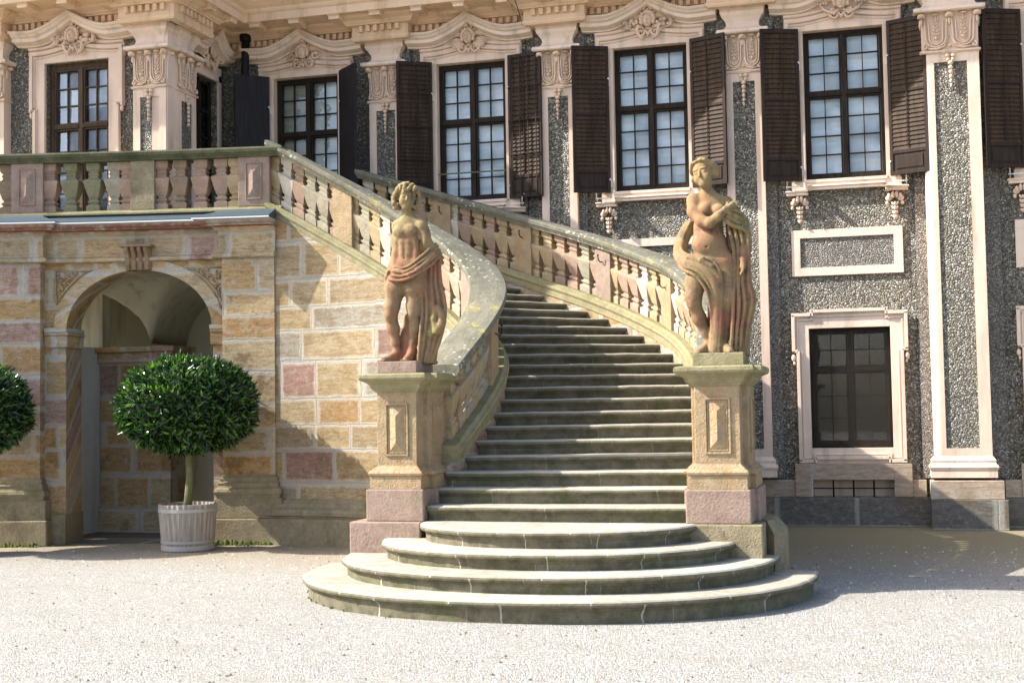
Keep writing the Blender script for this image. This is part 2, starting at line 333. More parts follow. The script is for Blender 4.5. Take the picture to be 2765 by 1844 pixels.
# ------------------------------------------------------------------ mesh helpers
class MB:
    def __init__(s): s.v = []; s.f = []; s.uv = []; s.sm = []
    def add(s, vs, fs, uvs=None, smooth=False):
        o = len(s.v); s.v += [tuple(map(float, p)) for p in vs]
        for i, f in enumerate(fs):
            s.f.append([o+k for k in f]); s.uv.append(uvs[i] if uvs else None); s.sm.append(smooth)
        return s
    def box(s, x0, x1, y0, y1, z0, z1):
        vs = [(x0,y0,z0),(x1,y0,z0),(x1,y1,z0),(x0,y1,z0),(x0,y0,z1),(x1,y0,z1),(x1,y1,z1),(x0,y1,z1)]
        return s.add(vs, [(0,3,2,1),(4,5,6,7),(0,1,5,4),(1,2,6,5),(2,3,7,6),(3,0,4,7)])
    def frustum(s, b, t, z0, z1):      # b,t = (x0,x1,y0,y1)
        vs = [(b[0],b[2],z0),(b[1],b[2],z0),(b[1],b[3],z0),(b[0],b[3],z0),(t[0],t[2],z1),(t[1],t[2],z1),(t[1],t[3],z1),(t[0],t[3],z1)]
        return s.add(vs, [(0,3,2,1),(4,5,6,7),(0,1,5,4),(1,2,6,5),(2,3,7,6),(3,0,4,7)])
    def loft(s, rings, closed=True, cap=True, loop=False, smooth=False, suv=None, ouv=None):
        n = len(rings[0]); m = len(rings); vs = [p for r in rings for p in r]; fs = []; us = []
        if suv is None:
            suv = [0.0]
            for i in range(1, m):
                a = np.mean(np.array(rings[i-1], float), 0); b = np.mean(np.array(rings[i], float), 0); suv.append(suv[-1]+float(np.linalg.norm(b-a)))
        for i in range(m if loop else m-1):
            j = (i+1) % m; sj = suv[j] if j > i else suv[i]+.3
            for k in range(n if closed else n-1):
                l = (k+1) % n
                a, b, c, d = rings[i][k], rings[i][l], rings[j][l], rings[j][k]
                dz = abs(a[2]-b[2]); dh = math.hypot(a[0]-b[0], a[1]-b[1])
                fs.append((i*n+k, i*n+l, j*n+l, j*n+k))
                if dz >= dh: us.append([(suv[i], a[2]), (suv[i], b[2]), (sj, c[2]), (sj, d[2])])
                else: us.append([(suv[i], a[2]), (suv[i], a[2]+dh), (sj, d[2]+dh), (sj, d[2])])
        o = len(s.f); s.add(vs, fs, us, smooth)
        if cap and not loop and closed:
            b0 = len(s.v)-len(vs)
            for idx in (list(range(n))[::-1], [(m-1)*n+k for k in range(n)]):
                s.f.append([b0+k for k in idx]); s.uv.append(None); s.sm.append(False)
        return s
    def lathe(s, prof, c, seg=20, smooth=True, rx=1, ry=1):
        rings = [[(c[0]+r*rx*math.cos(2*PI*k/seg), c[1]+r*ry*math.sin(2*PI*k/seg), c[2]+z) for k in range(seg)] for r, z in prof]
        return s.loft(rings, smooth=smooth)
    def sphere(s, c, r, seg=10, rings=7, rot=None):
        rx, ry, rz = (r, r, r) if not isinstance(r, tuple) else r
        R = []
        for i in range(rings+1):
            a = -PI/2+PI*(i+.001*(i == 0)-.001*(i == rings))/rings
            ring = [Vector((rx*math.cos(a)*math.cos(2*PI*k/seg), ry*math.cos(a)*math.sin(2*PI*k/seg), rz*math.sin(a))) for k in range(seg)]
            if rot is not None: ring = [rot@p for p in ring]
            R.append([(p.x+c[0], p.y+c[1], p.z+c[2]) for p in ring])
        return s.loft(R, smooth=True)
    def tube(s, path, rad, seg=7, smooth=True):
        P = [Vector(p) for p in path]; n = len(P); rings = []
        T0 = (P[1]-P[0]).normalized(); up = Vector((0, 1, 0)) if abs(T0.y) < .9 else Vector((1, 0, 0))
        for i, p in enumerate(P):
            t = (P[min(i+1, n-1)]-P[max(i-1, 0)]).normalized()
            a = t.cross(up).normalized(); b = a.cross(t).normalized(); up = b
            r = rad[i] if isinstance(rad, (list, tuple)) else rad
            rings.append([tuple(p+a*(r*math.cos(2*PI*k/seg))+b*(r*math.sin(2*PI*k/seg))) for k in range(seg)])
        return s.loft(rings, smooth=smooth)
    def sweep(s, prof, path, closed=True, cap=True, smooth=False, loop=False):
        # prof = [(outward to the right of travel, z)], path = 3-D points
        P = [Vector(p) for p in path]; n = len(P); rings = []
        for i, p in enumerate(P):
            def nn(a, b):
                d = (b-a); d.z = 0; d.normalize(); return Vector((d.y, -d.x, 0))
            if loop: n1 = nn(P[i-1], p); n2 = nn(p, P[(i+1) % n])
            else:
                n1 = nn(P[i-1], p) if i > 0 else nn(p, P[i+1]); n2 = nn(p, P[i+1]) if i < n-1 else n1
            m = (n1+n2); m.normalize(); k = 1/max(.35, m.dot(n1))
            rings.append([(p.x+m.x*o*k, p.y+m.y*o*k, p.z+z) for o, z in prof])
        return s.loft(rings, closed, cap, loop, smooth)
    def build(s, name, mat, parent=None, label=None, bevel=0, loc=None, subsurf=0):
        me = bpy.data.meshes.new(name); me.from_pydata(s.v, [], s.f); me.validate(clean_customdata=False)
        bm = bmesh.new(); bm.from_mesh(me); bmesh.ops.recalc_face_normals(bm, faces=bm.faces)
        lay = bm.loops.layers.uv.new('UVMap'); bm.verts.ensure_lookup_table()
        same = len(bm.faces) == len(s.f)
        for i, f in enumerate(bm.faces):
            u = s.uv[i] if same else None; f.smooth = s.sm[i] if same else False
            if u is not None:
                m = {}
                for vi, q in zip(s.f[i], u): m[vi] = q
                for lp in f.loops: lp[lay].uv = m.get(lp.vert.index, (0, 0))
            else:
                nr = f.normal
                if abs(nr.z) > .7 or nr.length < .1:
                    for lp in f.loops: lp[lay].uv = (lp.vert.co.x, lp.vert.co.y)
                else:
                    t = Vector((-nr.y, nr.x, 0)).normalized()
                    for lp in f.loops: lp[lay].uv = (lp.vert.co.dot(t), lp.vert.co.z)
        bm.to_mesh(me); bm.free()
        me.materials.append(M[mat] if isinstance(mat, str) else mat)
        o = bpy.data.objects.new(name, me); COL.objects.link(o)
        if loc is not None: o.location = loc
        if parent is not None: par(o, parent)
        if label: o['label'] = label
        if bevel:
            b = o.modifiers.new('bevel', 'BEVEL'); b.width = bevel; b.segments = 2; b.limit_method = 'ANGLE'; b.angle_limit = math.radians(35); b.harden_normals = False
        return o
def par(o, p, local=False):
    o.parent = p
    o.matrix_parent_inverse = Matrix.Translation(-p.location)
def tag(o, label, cat, group=None, kind=None):
    if kind: o['kind'] = kind
    if label: o['label'] = label
    if cat: o['category'] = cat
    if group: o['group'] = group
    return o
def empty(name, loc, label, cat, group=None):
    o = bpy.data.objects.new(name, None); COL.objects.link(o); o.location = loc; o.empty_display_size = .3
    return tag(o, label, cat, group)
def copy_tree(o, loc=None, parent=None, rotz=None):
    c = o.copy(); COL.objects.link(c)
    if loc is not None: c.location = loc
    if rotz is not None: c.rotation_euler = (0, 0, rotz)
    if parent is not None:
        inv = o.matrix_parent_inverse.copy(); c.parent = parent; c.matrix_parent_inverse = inv
    for ch in list(o.children):
        copy_tree(ch, parent=c)
    return c
def holes_wall(mb, x0, x1, z0, z1, holes, y, depth=.35, axis='x', back=True):
    # a wall face at y with rectangular openings and their reveals
    xs = sorted({x0, x1, *[h[0] for h in holes], *[h[1] for h in holes]}); zs = sorted({z0, z1, *[h[2] for h in holes], *[h[3] for h in holes]})
    P = (lambda a, b, c: (a, b, c)) if axis == 'x' else (lambda a, b, c: (b, a, c))
    for i in range(len(xs)-1):
        for j in range(len(zs)-1):
            cx, cz = (xs[i]+xs[i+1])/2, (zs[j]+zs[j+1])/2
            if any(h[0] < cx < h[1] and h[2] < cz < h[3] for h in holes): continue
            mb.box(*((xs[i], xs[i+1], y, y+depth) if axis == 'x' else (y, y+depth, xs[i], xs[i+1])), zs[j], zs[j+1])

# ------------------------------------------------------------------ ground
g = MB(); N = 60
g.add([(-60, -40, 0), (60, -40, 0), (60, 60, 0), (-60, 60, 0)], [(0, 1, 2, 3)])
o = g.build('ground', 'gravel'); o['kind'] = 'structure'

# ------------------------------------------------------------------ palace
palace = empty('palace', (-3, 18.9, 0), 'pebble-dashed baroque palace with pink stucco window frames, pilasters and brown shutters', 'palace')
VF, VW, UR = 18.9, 16.95, -9.95            # facade plane, wing front plane, wing return plane
WIN = [-8.52, -5.82, -3.10, -.38, 2.55]
LOW = [-.40, 2.55]
HZ0, HZ1 = 4.82, 6.93
w = MB()
holes = [(c-.545, c+.545, HZ0, HZ1) for c in WIN]+[(c-.545, c+.545, 1.075, 2.74) for c in LOW]+[(c-.54, c+.54, .405, .64) for c in LOW]
holes_wall(w, UR, 7.0, 0, 7.66, holes, VF)
wall = w.build('facade_wall', 'pebble', palace)
w = MB(); holes_wall(w, -16, UR-.36, 4.12, 7.66, [(-11.84, -10.77, 4.2, 6.92), (-14.9, -13.8, 4.2, 6.92)], VW)
w.build('wing_wall', 'pebble', palace)
w = MB(); holes_wall(w, VW, VF, 4.12, 7.66, [(17.90, 18.66, 4.6, 6.90)], UR-.35, axis='y')
w.build('wing_side_wall', 'pebble', palace)
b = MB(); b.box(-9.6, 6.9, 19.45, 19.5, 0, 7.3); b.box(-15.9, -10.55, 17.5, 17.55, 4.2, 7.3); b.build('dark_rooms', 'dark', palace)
# raised pebble strips behind the pilasters
w = MB()
for u0, u1 in ((-7.50, -6.78), (-4.82, -4.06), (-2.13, -1.33), (.52, 1.62)): w.box(u0, u1, VF-.045, VF, .66, 7.3)
w.build('raised_pebble_strip', 'pebble_fine', palace)
# smooth plinth zone
pl = MB(); pl.box(-9.9, 7, VF-.09, VF, 0, .40); pl.box(.60, 1.56, 18.40, 18.80, 0, .40); pl.build('plinth', 'stonegrey', palace, bevel=.008)
pb = MB()
for u0, u1 in ((-9.8, -.40-.78), (-.40+.78, .56), (1.56, 2.55-.78)): pb.box(u0, u1, VF-.075, VF-.001, .403, .64)
pb.box(.60, 1.52, 18.44, 18.82, .403, .645)
for c in LOW:
    pb.box(c-.78, c-.54, VF-.10, VF-.001, .405, .86); pb.box(c+.54, c+.78, VF-.10, VF-.001, .405, .86); pb.box(c-.54, c+.54, VF-.10, VF-.001, .64, .86)
pb.build('stone_skirting', 'stonepink', palace, bevel=.006)

# --- cornice
RES = [(-7.50, -6.80), (-4.80, -4.08), (-2.12, -1.36), (.66, 1.52)]
path = [(-16, VW, 0), (-12.95, VW, 0), (-12.95, VW-.28, 0), (-12.45, VW-.28, 0), (-12.45, VW, 0), (-10.30, VW, 0), (-10.30, VW-.28, 0), (-9.60, VW-.28, 0), (-9.60, 17.62, 0), (UR, 17.62, 0), (UR, VF, 0)]
for a, b_ in RES: path += [(a, VF, 0), (a, VF-.26, 0), (b_, VF-.26, 0), (b_, VF, 0)]
path += [(7, VF, 0)]
lowp = [(-.02, 7.30), (.09, 7.30), (.11, 7.33), (.115, 7.365), (.10, 7.37), (.10, 7.43), (.10, 7.52), (.175, 7.525), (.18, 7.545), (.20, 7.555), (.22, 7.585), (.30, 7.62), (.31, 7.66), (-.02, 7.66)]
c = MB(); c.sweep(lowp, path)
path2 = [(-16, VW, 0), (UR, VW, 0), (UR, VF, 0), (7, VF, 0)]
c.sweep([(-.02, 7.655), (.72, 7.65), (.735, 7.64), (.74, 7.655), (.74, 7.76), (.765, 7.775), (.78, 7.80), (.78, 7.83), (.83, 7.86), (.89, 7.91), (.93, 7.97), (.95, 7.98), (.95, 8.01), (.62, 8.06), (.62, 8.9), (-.02, 8.9)], path2)
def dent(p0, p1):
    p0, p1 = Vector(p0), Vector(p1); L = (p1-p0).length; d = (p1-p0)/L; nrm = Vector((d.y, -d.x, 0)); n = max(1, int(L/.106))
    for i in range(n):
        q = p0+d*((i+.5)*L/n)
        a = q-d*.031+nrm*.09; b2 = q+d*.031+nrm*.165
        c.box(min(a.x, b2.x), max(a.x, b2.x), min(a.y, b2.y), max(a.y, b2.y), 7.425, 7.518)
for i in range(len(path)-1):
    a, b2 = Vector(path[i]), Vector(path[i+1])
    if (b2-a).length < .3: continue
    d = (b2-a).normalized(); e0 = -.2 if i and (Vector(path[i-1])-a).length < .3 else 0
    dent(a+Vector((0, 0, 0)), b2)
for u in np.arange(-9.07, 6.9, .655): c.box(u-.085, u+.085, VF-.70, VF-.40, 7.575, 7.652); c.box(u-.10, u+.10, VF-.715, VF-.40, 7.625, 7.6515)
for u in np.arange(-15.7, -9.4, .655): c.box(u-.085, u+.085, VW-.70, VW-.40, 7.575, 7.652); c.box(u-.10, u+.10, VW-.715, VW-.40, 7.625, 7.6515)
for v in np.arange(16.6, 18.2, .655): c.box(UR+.40, UR+.70, v-.085, v+.085, 7.575, 7.652); c.box(UR+.40, UR+.715, v-.10, v+.10, 7.625, 7.6515)
c.build('cornice', 'cornice', palace, bevel=.006)

# --- ornaments
def spiral(cx, cz, r0, a0, turns, y, sgn=1, n=14, r1=.012):
    return [(cx+sgn*(r0+(r1-r0)*i/n)*math.cos(a0+turns*2*PI*i/n), y-.012*math.sin(PI*i/n), cz+(r0+(r1-r0)*i/n)*math.sin(a0+turns*2*PI*i/n)) for i in range(n+1)]
def leaf_blob(mb, x, y, z, L, w_, ang, t=.018):
    R = Matrix.Rotation(ang, 3, 'Y')
    mb.sphere((x, y, z), (w_, t, L), 8, 6, R)
def mask_relief(mb, kind, seed):
    r = random.Random(seed); y = -.12
    mb.sphere((0, y-.045, 7.265), (.070, .070, .098), 12, 9)                         # face
    mb.sphere((0, y-.115, 7.255), (.013, .022, .030), 8, 6)                        # nose
    mb.sphere((-.028, y-.103, 7.292), (.020, .014, .008), 8, 6); mb.sphere((.028, y-.103, 7.292), (.020, .014, .008), 8, 6)
    mb.sphere((0, y-.107, 7.215), (.025, .012, .009), 8, 6); mb.sphere((0, y-.095, 7.183), (.024, .018, .018), 8, 6)
    for i in range(11):                                                              # hair and crown
        a = PI*(-.12+1.24*i/10); mb.sphere((.090*math.cos(a), y-.05, 7.275+.112*math.sin(a)), (.026+.010*r.random(),)*3, 7, 6)
    for i in range(5):
        a = PI*(.25+.5*i/4); leaf_blob(mb, .12*math.cos(a), y-.02, 7.28+.14*math.sin(a), .035, .016, PI/2-a)
    for sg in (-1, 1):
        mb.tube(spiral(sg*.105, 7.10, .06, PI*.9, 1.2, y, sg), [.020-.0009*i for i in range(15)], 6)
        mb.tube([(sg*.06, y, 7.17), (sg*.13, y-.01, 7.18), (sg*.17, y, 7.12), (sg*.15, y, 7.05)], [.02, .024, .02, .01], 6)
        if kind == 'grapes':
            for i in range(16): mb.sphere((sg*(.13+.22*r.random()), y-.02*r.random(), 7.30-.10*r.random()-.02), .026+.014*r.random(), 8, 6)
            mb.tube([(sg*.08, y, 7.2), (sg*.16, y-.02, 7.16), (sg*.13, y, 7.05), (sg*.08, y, 7.01), (sg*.06, y, 7.05)], [.03, .03, .024, .02, .012], 6)
            for i in range(4): leaf_blob(mb, sg*(.2+.05*i), y+.01, 7.15+.012*i, .045, .02, sg*(1.0+.2*i))
        elif kind == 'wings':
            for i in range(6): mb.tube([(sg*.08, y, 7.24-.016*i), (sg*(.2+.01*i), y-.015, 7.26-.028*i), (sg*(.33-.018*i), y, 7.235-.022*i)], [.016, .013, .004], 6)
        elif kind == 'cloth':
            for i in range(5): mb.tube([(sg*(.03+.02*i), y-.02, 7.17-.01*i), (sg*(.10+.03*i), y-.035, 7.10+.015*i), (sg*(.17+.03*i), y, 7.17+.02*i)], [.018, .022, .01], 6)
            for i in range(5): mb.sphere((sg*(.2+.04*i), y, 7.26+.02*r.random()), .022, 7, 6)
        else:
            mb.tube(spiral(sg*.20, 7.23, .065, -.3, -1.1, y, sg), [.024-.001*i for i in range(15)], 6)
            for i in range(6): leaf_blob(mb, sg*(.12+.028*i), y, 7.20+.07*math.sin(i*.6), .03, .015, sg*(.4+.25*i))
    for i in range(5): leaf_blob(mb, -.04+.02*i, y-.01, 7.12-.02*(2-abs(i-2)), .04, .012, (i-2)*.3)
def capital_face(mb, w_, y, z0=6.42, z1=6.93):       # carved face, centred on x = 0, front at y
    h = z1-z0; hw = w_/2
    for sg in (-1, 1):
        cx = sg*hw*.48; rx = hw*.36
        U = [(cx+rx*math.cos(a)*(1.0 if True else 1), y-.018, z0+.17+.12*math.sin(a)) for a in np.linspace(PI*1.0, PI*2.0, 10)]
        U = [(cx-rx*1.12, y-.018, z1-.06), (cx-rx*1.03, y-.018, z0+.30)]+U+[(cx+rx*1.03, y-.018, z0+.30), (cx+rx*1.12, y-.018, z1-.06)]
        mb.tube(U, .013, 6)
        U2 = [(cx+(p[0]-cx)*.66, p[1]+.004, z0+.20+(p[2]-z0-.2)*.80) for p in U]; mb.tube(U2, .010, 6)
        for i in range(6):
            z = z0+.16+.05*i
            for s2 in (-1, 1): leaf_blob(mb, cx+s2*(.022+.006*math.sin(i*1.3)), y-.012, z+.01, .030, .011, s2*(.75-.05*i), .016)
        mb.sphere((cx, y-.02, z0+.17), (.02, .02, .03), 8, 6); leaf_blob(mb, cx, y-.02, z1-.09, .05, .012, 0)
        mb.tube(spiral(sg*hw*.86, z0+.05, .035, PI*.5, .9, y-.016, -sg), [.015]*15, 6)
        mb.tube([(sg*hw*.78, y-.012, z0+.03), (sg*hw*.45, y-.02, z0+.02), (sg*hw*.2, y-.014, z0+.05), (sg*.012, y-.012, z0+.2)], [.014, .018, .014, .01], 6)
    for x in (-hw*.98, 0, hw*.98):
        mb.sphere((x, y-.05, z1-.035), (.052, .045, .034), 10, 7); mb.sphere((x-.03, y-.045, z1-.052), (.024, .03, .024), 8, 6); mb.sphere((x+.03, y-.045, z1-.052), (.024, .03, .024), 8, 6)
        leaf_blob(mb, x, y-.02, z1-.11, .06, .022, 0)
    for x in (-hw*.5, hw*.5): mb.sphere((x, y-.025, z1-.02), (.05, .03, .018), 8, 6)
    mb.sphere((0, y-.02, z0+.055), (.022, .022, .022), 8, 6)
def garland(mb, y, top=6.36, n=6):
    for sg in (-1, 1): mb.sphere((sg*.035, y-.02, top-.02), (.034, .028, .030), 8, 6); mb.sphere((sg*.028, y-.02, top-.075), (.026, .024, .026), 8, 6)
    for i in range(n): mb.sphere((0, y-.022, top-.12-.062*i), (.036-.0038*i, .028, .030), 8, 6)

# --- pilasters
def box_ring(mb, prof, x0, x1, y0, y1, z=0):        # three-sided moulding around a pilaster (front and two sides)
    mb.sweep(prof, [(x0, y1, z), (x0, y0, z), (x1, y0, z), (x1, y1, z)])
def pilaster(cx, hw, yf, loc, rotz=0, proj=.15, rounded=False, lowz=.68, full=True):
    # local frame: wall at y = 0, front at y = -proj
    f = -proj
    p = MB(); ph = hw*.58
    z0 = .96 if full else 4.2; zp = 1.07 if full else 4.5
    if rounded:
        r = .10
        prof = [(-hw, 0)]+[(-hw+r-r*math.cos(a), f+r-r*math.sin(a)) for a in np.linspace(0, PI/2, 8)]
        prof = [(-hw, 0)]+[(-hw+r*(1-math.cos(a)), f-(-r)*(1-math.sin(a))) for a in np.linspace(0, PI/2, 8)]+[(-ph, f), (-ph, 0)]
        p.loft([[(x, y, z0) for x, y in prof], [(x, y, 6.42) for x, y in prof]], smooth=False)
    else: p.box(-hw, -ph, f, 0, z0, 6.42)
    p.box(ph, hw, f, 0, z0, 6.42); p.box(-ph, ph, f, 0, z0, zp); p.box(-ph, ph, f, 0, 6.26, 6.42)
    root = p.build('pilaster', 'stucco', palace, bevel=0, loc=(0, 0, 0))
    q = MB(); q.box(-ph+.001, ph-.001, f+.02, -.001, zp, 6.26); q.build('pebble_panel', 'pebble', root)
    cp = MB(); cp.box(-hw, hw, f+.004, 0, 6.42, 6.94)
    capital_face(cp, 2*hw, f)
    for sx in (-1, 1): cp.sphere((sx*(hw+.02), -.05, 6.895), (.05, .05, .034), 8, 6); leaf_blob(cp, sx*(hw+.01), f+.06, 6.80, .08, .02, 0, .04)
    box_ring(cp, [(-.02, 6.385), (.02, 6.385), (.03, 6.40), (.02, 6.42), (-.02, 6.42)], -hw, hw, f, 0)
    cp.build('capital', 'orn', root)
    ab = MB()
    box_ring(ab, [(-.02, 6.935), (.10, 6.935), (.115, 6.95), (.115, 6.985), (.09, 7.0), (.03, 7.015), (-.005, 7.045), (-.018, 7.085), (-.01, 7.125), (.02, 7.175), (.055, 7.215), (.066, 7.255), (.055, 7.285), (.075, 7.29), (.075, 7.325), (-.02, 7.325)], -hw+.02, hw-.02, f, 0)
    ab.box(-hw+.06, hw-.06, f+.045, 0, 6.94, 7.335)
    ab.build('impost_block', 'stucco_pale', root)
    gl = MB(); gl.box(-.10, .10, f-.02, f+.002, 6.375, 6.395); garland(gl, f); gl.build('garland_drop', 'orn', root)
    if full:
        bs = MB(); box_ring(bs, [(-.02, lowz), (.055, lowz), (.055, lowz+.10), (.065, lowz+.11), (.075, lowz+.14), (.06, lowz+.17), (.045, lowz+.18), (.04, lowz+.20), (.045, lowz+.23), (.03, lowz+.25), (.015, lowz+.27), (.0, lowz+.285), (-.02, lowz+.285)], -hw, hw, f, 0)
        bs.box(-hw+.01, hw-.01, f+.01, 0, lowz, z0+.002)
        bs.build('base_moulding', 'stucco_pale', root, bevel=.004)
    for ch in root.children: ch.matrix_parent_inverse = Matrix()
    root.matrix_parent_inverse = Matrix.Translation(-palace.location); root.location = loc; root.rotation_euler = (0, 0, rotz)
    return root
bpy.context.view_layer.update()
pA = pilaster(0, .265, 0, (-7.15, VF, 0))
for cx in (-4.45, -1.745): 
    q = copy_tree(pA, (cx, VF, 0), palace)
pilaster(0, .365, 0, (1.03, VF, 0), proj=.32, rounded=True)
pW = pilaster(0, .265, 0, (-10.02, VW, 0), proj=.17, full=False)
copy_tree(pW, (-12.72, VW, 0), palace)
pilaster(0, .27, 0, (UR+.02, 17.30, 0), rotz=PI/2, proj=.22, full=False)
cb = MB(); cb.box(-9.99, -9.735, 16.80, 17.1, 4.2, 7.36); cb.box(-9.99, -9.72, 16.79, 17.1, 7.2, 7.64); cb.build('corner_strip', 'stucco', palace)

# --- windows (local frame: wall face y = 0, x centred, outward is -y)
def zt(sv):
    sv = abs(sv); g_ = (1-sv/.62)**1.55 if sv < .62 else 0
    return 7.375+.265*g_+.02*max(0, (sv-.62)/.35)**2
def frame_boxes(mb, x0, x1, z0, z1, y, wo=.05, tr=None, rows=(4, 3), light=False):
    d = .055
    mb.box(x0, x0+wo, y-d, y+.04, z0, z1); mb.box(x1-wo, x1, y-d, y+.04, z0, z1); mb.box(x0+wo, x1-wo, y-d, y+.04, z1-wo, z1); mb.box(x0+wo, x1-wo, y-d, y+.04, z0, z0+wo*1.3)
    xm = (x0+x1)/2
    mb.box(xm-.030, xm+.030, y-d-.012, y+.04, z0+wo*1.3, z1-wo)
    mb.box(x0+wo, xm-.030, y-d-.02, y+.04, tr-.028, tr+.028); mb.box(xm+.030, x1-wo, y-d-.02, y+.04, tr-.028, tr+.028)
    for i in range(26): # rope-carved transom
        a = x0+wo+(x1-x0-2*wo)*(i+.5)/26
        if abs(a-xm) > .05: mb.box(a-.006, a+.006, y-d-.026, y-d-.018, tr-.018, tr+.018)
    for (a, b2) in ((x0+wo, xm-.030), (xm+.030, x1-wo)):
        for (c0, c1, nr) in ((z0+wo*1.3, tr-.028, rows[0]), (tr+.028, z1-wo, rows[1])):
            sw = .028
            mb.box(a+.004, a+sw, y-d+.008, y+.02, c0+.004, c1-.004); mb.box(b2-sw, b2-.004, y-d+.008, y+.02, c0+.004, c1-.004)
            mb.box(a+sw, b2-sw, y-d+.008, y+.02, c0+.004, c0+sw); mb.box(a+sw, b2-sw, y-d+.008, y+.02, c1-sw, c1-.004)
            m = (a+b2)/2; mb.box(m-.007, m+.007, y-.035, y+.012, c0+sw, c1-sw)
            for k in range(1, nr):
                z = c0+sw+(c1-c0-2*sw)*k/nr; mb.box(a+sw, m-.007, y-.032, y+.012, z-.007, z+.007); mb.box(m+.007, b2-sw, y-.032, y+.012, z-.007, z+.007)
def surround_mesh(hw=.545, z0=4.82, z1=6.93, door=False):
    s = MB()
    zb = z0-.02
    for sg in (-1, 1):
        s.box(*sorted((sg*hw, sg*.70)), -.05, 0, zb, 6.28); s.box(*sorted((sg*hw, sg*.745)), -.05, 0, 6.28, z1)
        s.box(*sorted((sg*.675, sg*.725)), -.085, -.02, zb, 6.24); s.box(*sorted((sg*.73, sg*.785)), -.085, -.0, 6.20, 7.07)
        s.box(*sorted((sg*.70, sg*.755)), -.085, -.02, 6.20, 6.24)
        s.box(*sorted((sg*.655, sg*.675)), -.062, -.02, zb, 6.26)
        s.box(*sorted((sg*.70, sg*.73)), -.062, -.02, 6.26, 7.05)
        s.sphere((sg*.76, -.05, 6.16), (.03, .03, .05), 8, 6)
    n = 41; xs = np.linspace(-.80, .80, n)
    # field between head and hood
    top = [(x, zt(x)-.17) for x in xs]
    for i in range(n-1):
        x0_, x1_ = xs[i], xs[i+1]
        vs = [(x0_, -.05, z1), (x1_, -.05, z1), (x1_, -.05, top[i+1][1]), (x0_, -.05, top[i][1]), (x0_, 0, z1), (x1_, 0, z1), (x1_, 0, top[i+1][1]), (x0_, 0, top[i][1])]
        s.add(vs, [(0, 1, 2, 3), (0, 4, 5, 1), (2, 6, 7, 3)])
    s.box(-.80, -.79, -.05, 0, z1, 7.22); s.box(.79, .80, -.05, 0, z1, 7.22)
    # curved architrave mouldings sweeping up under the carving
    for dz, yy, t in ((0, -.095, .032), (-.06, -.07, .018), (.075, -.085, .022)):
        zc = lambda x: 7.075+dz+(.10*max(0, 1-abs(x)/.62)**1.5)
        w_ = .785 if dz == 0 else (.72 if dz < 0 else .80)
        xs2 = np.linspace(-w_, w_, 31)
        s.loft([[(x, 0-.02, zc(x)-t), (x, yy+.01, zc(x)-t), (x, yy, zc(x)-t*.3), (x, yy-.006, zc(x)+t*.4), (x, yy+.012, zc(x)+t), (x, -.02, zc(x)+t)] for x in xs2])
    return s
def hood_mesh():
    s = MB(); xs = list(np.linspace(-.985, .985, 60)); xs = sorted(xs+[0.0])
    prof = [(0, .005), (-.24, .0), (-.305, -.01), (-.315, -.03), (-.302, -.045), (-.275, -.06), (-.255, -.085), (-.215, -.10), (-.21, -.15), (-.16, -.165), (-.10, -.18), (-.09, -.20), (0, -.20)]
    s.loft([[(x, y, zt(x)+z) for y, z in prof] for x in xs])
    for sg in (-1, 1):      # returns of the hood
        s.box(*sorted((sg*.985, sg*1.0)), -.30, 0, zt(.98)-.05, zt(.98)-.002); s.box(*sorted((sg*.985, sg*.99)), -.21, 0, zt(.98)-.15, zt(.98)-.05)
    return s
def sill_mesh():
    s = MB(); s.box(-.74, .74, -.055, 0, 4.665, 4.795)
    s.sweep([(-.01, -.0), (.055, .0), (.06, .012), (.05, .03), (.065, .04), (.075, .055), (.06, .07), (-.01, .07)], [(-.76, 0, 4.60), (-.76, -.03, 4.60), (-.52, -.03, 4.60), (-.52, -.03, 4.66), (-.46, -.03, 4.665), (.46, -.03, 4.665), (.52, -.03, 4.66), (.52, -.03, 4.60), (.76, -.03, 4.60), (.76, 0, 4.60)])
    s.box(-.745, -.525, -.05, 0, 4.62, 4.67); s.box(.525, .745, -.05, 0, 4.62, 4.67); s.box(-.55, .55, -.075, 0, 4.775, 4.815)
    return s
def console_mesh():
    s = MB(); y = -.05
    for x in (-.075, -.025, .025, .075): s.sphere((x, y-.02, 4.555-.5*abs(x)), (.026, .04, .05), 8, 6)
    for sg in (-1, 1):
        s.tube(spiral(sg*.085, 4.50, .045, PI*.5, 1.1, y, sg), [.017]*15, 6); s.sphere((sg*.10, y, 4.43), (.026, .025, .03), 8, 6)
    for i in range(4):
        z = 4.42-.062*i; r = .05-.009*i
        for sg in (-1, 1): leaf_blob(s, sg*r*.55, y-.01, z, .034, .018, sg*.6, .02)
        s.sphere((0, y-.025, z), (.018, .02, .026), 8, 6)
    return s
